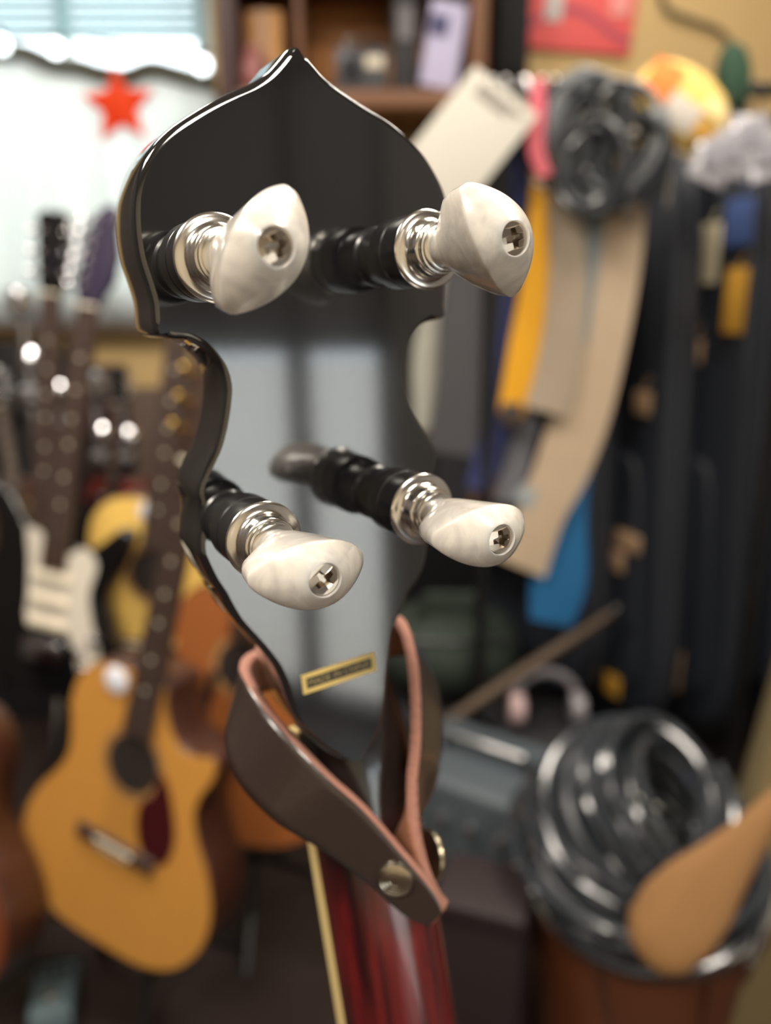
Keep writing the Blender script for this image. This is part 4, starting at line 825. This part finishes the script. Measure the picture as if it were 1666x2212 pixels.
b = MB(); b.lathe([(.0128, 0), (.0135, .003), (.0135, .05), (.0128, .053)], 20, cap0=False, cap1=False, M=Matrix.Translation((ln+.05, 0, 0)) @ Matrix.Rotation(PI/2, 4, 'Y')); b.build('grip_band', mat('dark_end_leather', srgb(60, 48, 42), .6), t)
# slate speaker cabinet with headphones
sc0 = P(1050, 1640, 1.38)
t = thing('slate_amplifier', 'slate grey amplifier cabinet standing to the right of the leather strap', 'amplifier', (sc0.x, sc0.y, 0)); t.rotation_euler = (0, 0, R(-34)); hz = sc0.z
b = MB(); b.box((0, 0, hz/2+.01), (.26, .20, hz-.02), bev=.014); b.build('cabinet', mat('slate_tolex', srgb(66, 74, 80), .55, bump=.2, scale=400), t)
b = MB(); b.box((0, -.102, hz*.42), (.22, .01, hz*.66), bev=.003); b.build('grille', mat('grey_grille_cloth', srgb(40, 42, 46), .9), t)
b = MB(); b.tube([(-.08, 0, hz-.002), (-.07, 0, hz+.025), (.07, 0, hz+.025), (.08, 0, hz-.002)], .009, 8); b.build('handle', blackp, t)
for sx in (-1, 1):
    for sy in (-1, 1):
        b = MB(); b.lathe([(.016, 0), (.018, .012), (.014, .012)], 14, M=Matrix.Translation((sx*.10, sy*.07, 0))); b.build('foot', blackp, t)
for k in range(4):
    b = MB(); b.lathe([(.010, 0), (.009, .012), (.001, .013)], 14, M=Matrix.Translation((-.08+.053*k, -.100, hz*.88)) @ Matrix.Rotation(PI/2, 4, 'X')); b.build('control_knob', nickel, t)
hp_ = P(1182, 1535, 1.72)
t = thing('black_stool', 'black round stool behind the slate amplifier', 'stool', (hp_.x, hp_.y, 0)); h = hp_.z-.03
b = MB(); b.lathe([(.10, h-.03), (.11, h-.02), (.11, h-.006), (.10, h), (.001, h)], 32); b.build('seat', tolex, t)
for k in range(4):
    a = PI/4+k*PI/2; b = MB(); b.tube([(.07*math.cos(a), .07*math.sin(a), h-.03), (.12*math.cos(a), .12*math.sin(a), .005)], .009, 8); b.build('leg', blackp, t)
t = thing('headphones', 'grey headphones with a pale pink pad on the black stool', 'headphones', (hp_.x, hp_.y, h))
b = MB(); b.tube([Vector((.065*math.cos(a), .02, .045+.065*math.sin(a))) for a in [PI*k/14 for k in range(15)]], .010, 8); b.build('headband', mat('grey_plastic', srgb(124, 120, 124), .4), t)
for s in (-1, 1):
    b = MB(); b.lathe([(.030, -.014), (.034, -.008), (.034, .008), (.028, .014)], 24, M=Matrix.Translation((s*.064, .0, .036)) @ Matrix.Rotation(PI/2, 4, 'Y')); b.build('ear_cup', mat('pale_pink_pad', srgb(206, 176, 176), .6) if s < 0 else mat('grey_plastic', srgb(124, 120, 124), .4), t)
# wooden drum stick resting over amplifier and stool, green bag, maroon box
gp = P(965, 1400, 1.86)
t = thing('black_crate', 'black crate under the dark green bag', 'crate', (gp.x, gp.y, 0)); hc = gp.z-.10
for z0 in (.02, hc*.35, hc*.68):
    for (cx_, cy_, sx, sy) in ((0, -.15, .36, .012), (0, .15, .36, .012), (-.174, 0, .012, .29), (.174, 0, .012, .29)):
        b = MB(); b.box((cx_, cy_, z0+hc*.14), (sx, sy, hc*.24), bev=.002); b.build('slat', tolex, t)
for sx in (-1, 1):
    for sy in (-1, 1): b = MB(); b.box((sx*.16, sy*.136, hc/2), (.02, .02, hc), bev=.002); b.build('post', tolex, t)
b = MB(); b.box((0, 0, hc-.008), (.36, .31, .016), bev=.002); b.build('lid', tolex, t)
bgm = mat('dark_green_canvas', srgb(40, 50, 42), .85, var=.25, scale=14, bump=.3)
t = puff('green_canvas_bag', 'dark green canvas bag on the black crate right of the headstock', 'bag', Vector((gp.x, gp.y, hc+.105)), .17, .105, .13, bgm, 0, hang=False)
b = MB(); b.tube([(-.07, -.05, .08), (-.05, -.07, .15), (.05, -.07, .15), (.07, -.05, .08)], .010, 8); b.build('bag_handle', bgm, t)
b = MB(); b.tube([(-.15, -.06, .045), (-.08, -.105, .06), (0, -.118, .062), (.08, -.105, .06), (.15, -.06, .045)], .004, 6); b.build('zip', mat('grey_zip', srgb(70, 70, 74), .4, .3), t)
s0, s1 = P(935, 1580, 1.60), P(1245, 1375, 1.70); 
t = thing('wooden_stick', 'long brown wooden stick slanting across the dark corner above the slate amplifier', 'stick', s0); b = MB(); b.tube([Vector(), (s1-s0)*.5, (s1-s0), (s1-s0)*1.25], [.010, .014, .012, .010], 12); b.build('shaft', mat('brown_stick_wood', srgb(70, 54, 38), .6, var=.15, scale=20), t)
e = (s1-s0)*1.25; b = MB(); b.lathe([(.006, 0), (.014, .008), (.016, .02), (.010, .032), (.002, .036)], 14, M=Matrix.Translation(e) @ (s1-s0).to_track_quat('Z', 'Y').to_matrix().to_4x4()); b.build('rubber_tip', blackp, t)
mb_ = P(1050, 1930, 1.10); 
t = thing('maroon_box', 'dark maroon box on the floor below the slate amplifier', 'box', (mb_.x, mb_.y, 0)); t.rotation_euler = (0, 0, R(-20)); b = MB(); b.box((0, 0, mb_.z/2), (.12, .10, mb_.z), bev=.008); b.build('box_body', mat('dark_maroon_card', srgb(27, 13, 16), .7, var=.2, scale=12), t)
b = MB(); b.box((0, 0, mb_.z), (.126, .106, .03), bev=.006); b.build('lid', mat('dark_maroon_card', srgb(27, 13, 16), .7), t)
# brown board leaning at right
q0, q1 = P(1560, 1790, 1.34), P(1720, 1230, 1.28); ax = (q1-q0).normalized(); zz = Vector((0, -1, .25)); zz = (zz-ax*zz.dot(ax)).normalized(); xx = ax.cross(zz)
kfl = (.0-q0.z)/ax.z; qf = q0+ax*kfl
Mb = Matrix((xx, ax, zz)).transposed().to_4x4(); Mb.translation = qf+xx*.125
bo_ = thing('olive_board', 'olive brown board leaning at the lower right edge behind the drum', 'board', mw=Mb)
b = MB(); b.box((0, .66, 0), (.20, 1.30, .022), bev=.004); b.build('panel', mat('olive_brown_board', srgb(126, 110, 76), .7, var=.1, scale=5), bo_)
for s in (-1, 1): b = MB(); b.box((s*.105, .66, .004), (.012, 1.30, .034), bev=.003); b.build('edge_strip', mat('dark_edge_strip', srgb(100, 88, 62), .6), bo_)
fl = WZ(1490, 2150, .05); t = thing('beige_tin', 'pale beige round tin on the floor at the bottom edge beside the drum', 'tin', (fl.x, fl.y, 0)); b = MB(); b.lathe([(.05, 0), (.055, .004), (.055, .075), (.05, .08)], 32); b.build('tin_body', mat('pale_beige_tin', srgb(196, 176, 156), .5), t); b = MB(); b.lathe([(.056, .072), (.058, .076), (.058, .09), (.052, .094), (.001, .094)], 32); b.build('lid', mat('pale_beige_tin', srgb(196, 176, 156), .5), t)
ep = WZ(115, 2130, .05); t = thing('effect_pedal', 'blue grey effect pedal on the floor in the lower left corner', 'pedal', (ep.x, ep.y, 0)); t.rotation_euler = (0, 0, R(15)); b = MB(); b.box((0, 0, .025), (.075, .12, .05), bev=.006); b.build('pedal_case', mat('blue_grey_enamel', srgb(110, 130, 136), .4), t)
b = MB(); b.lathe([(.010, .048), (.010, .062), (.001, .064)], 16, M=Matrix.Translation((0, -.035, 0))); b.build('foot_switch', nickel, t)
for s in (-1, 0, 1): b = MB(); b.lathe([(.008, .048), (.007, .062), (.001, .063)], 14, M=Matrix.Translation((s*.022, .03, 0))); b.build('control_knob', blackp, t)
# blue indicator lamp on the left wall
t = thing('blue_indicator_lamp', 'small blue indicator lamp on the left wall', 'lamp', (XL+.02, -.25, 1.95))
b = MB(); b.box((-.01, 0, 0), (.02, .12, .12), bev=.006); b.build('lamp_base', blackp, t); b = MB(); b.lathe([(.016, 0), (.016, .012), (.012, .018), (.001, .02)], 24, M=Matrix.Rotation(PI/2, 4, 'Y')); b.build('lens', mat('blue_lens', (.02, .08, 1, 1), .3, emit=20), t)
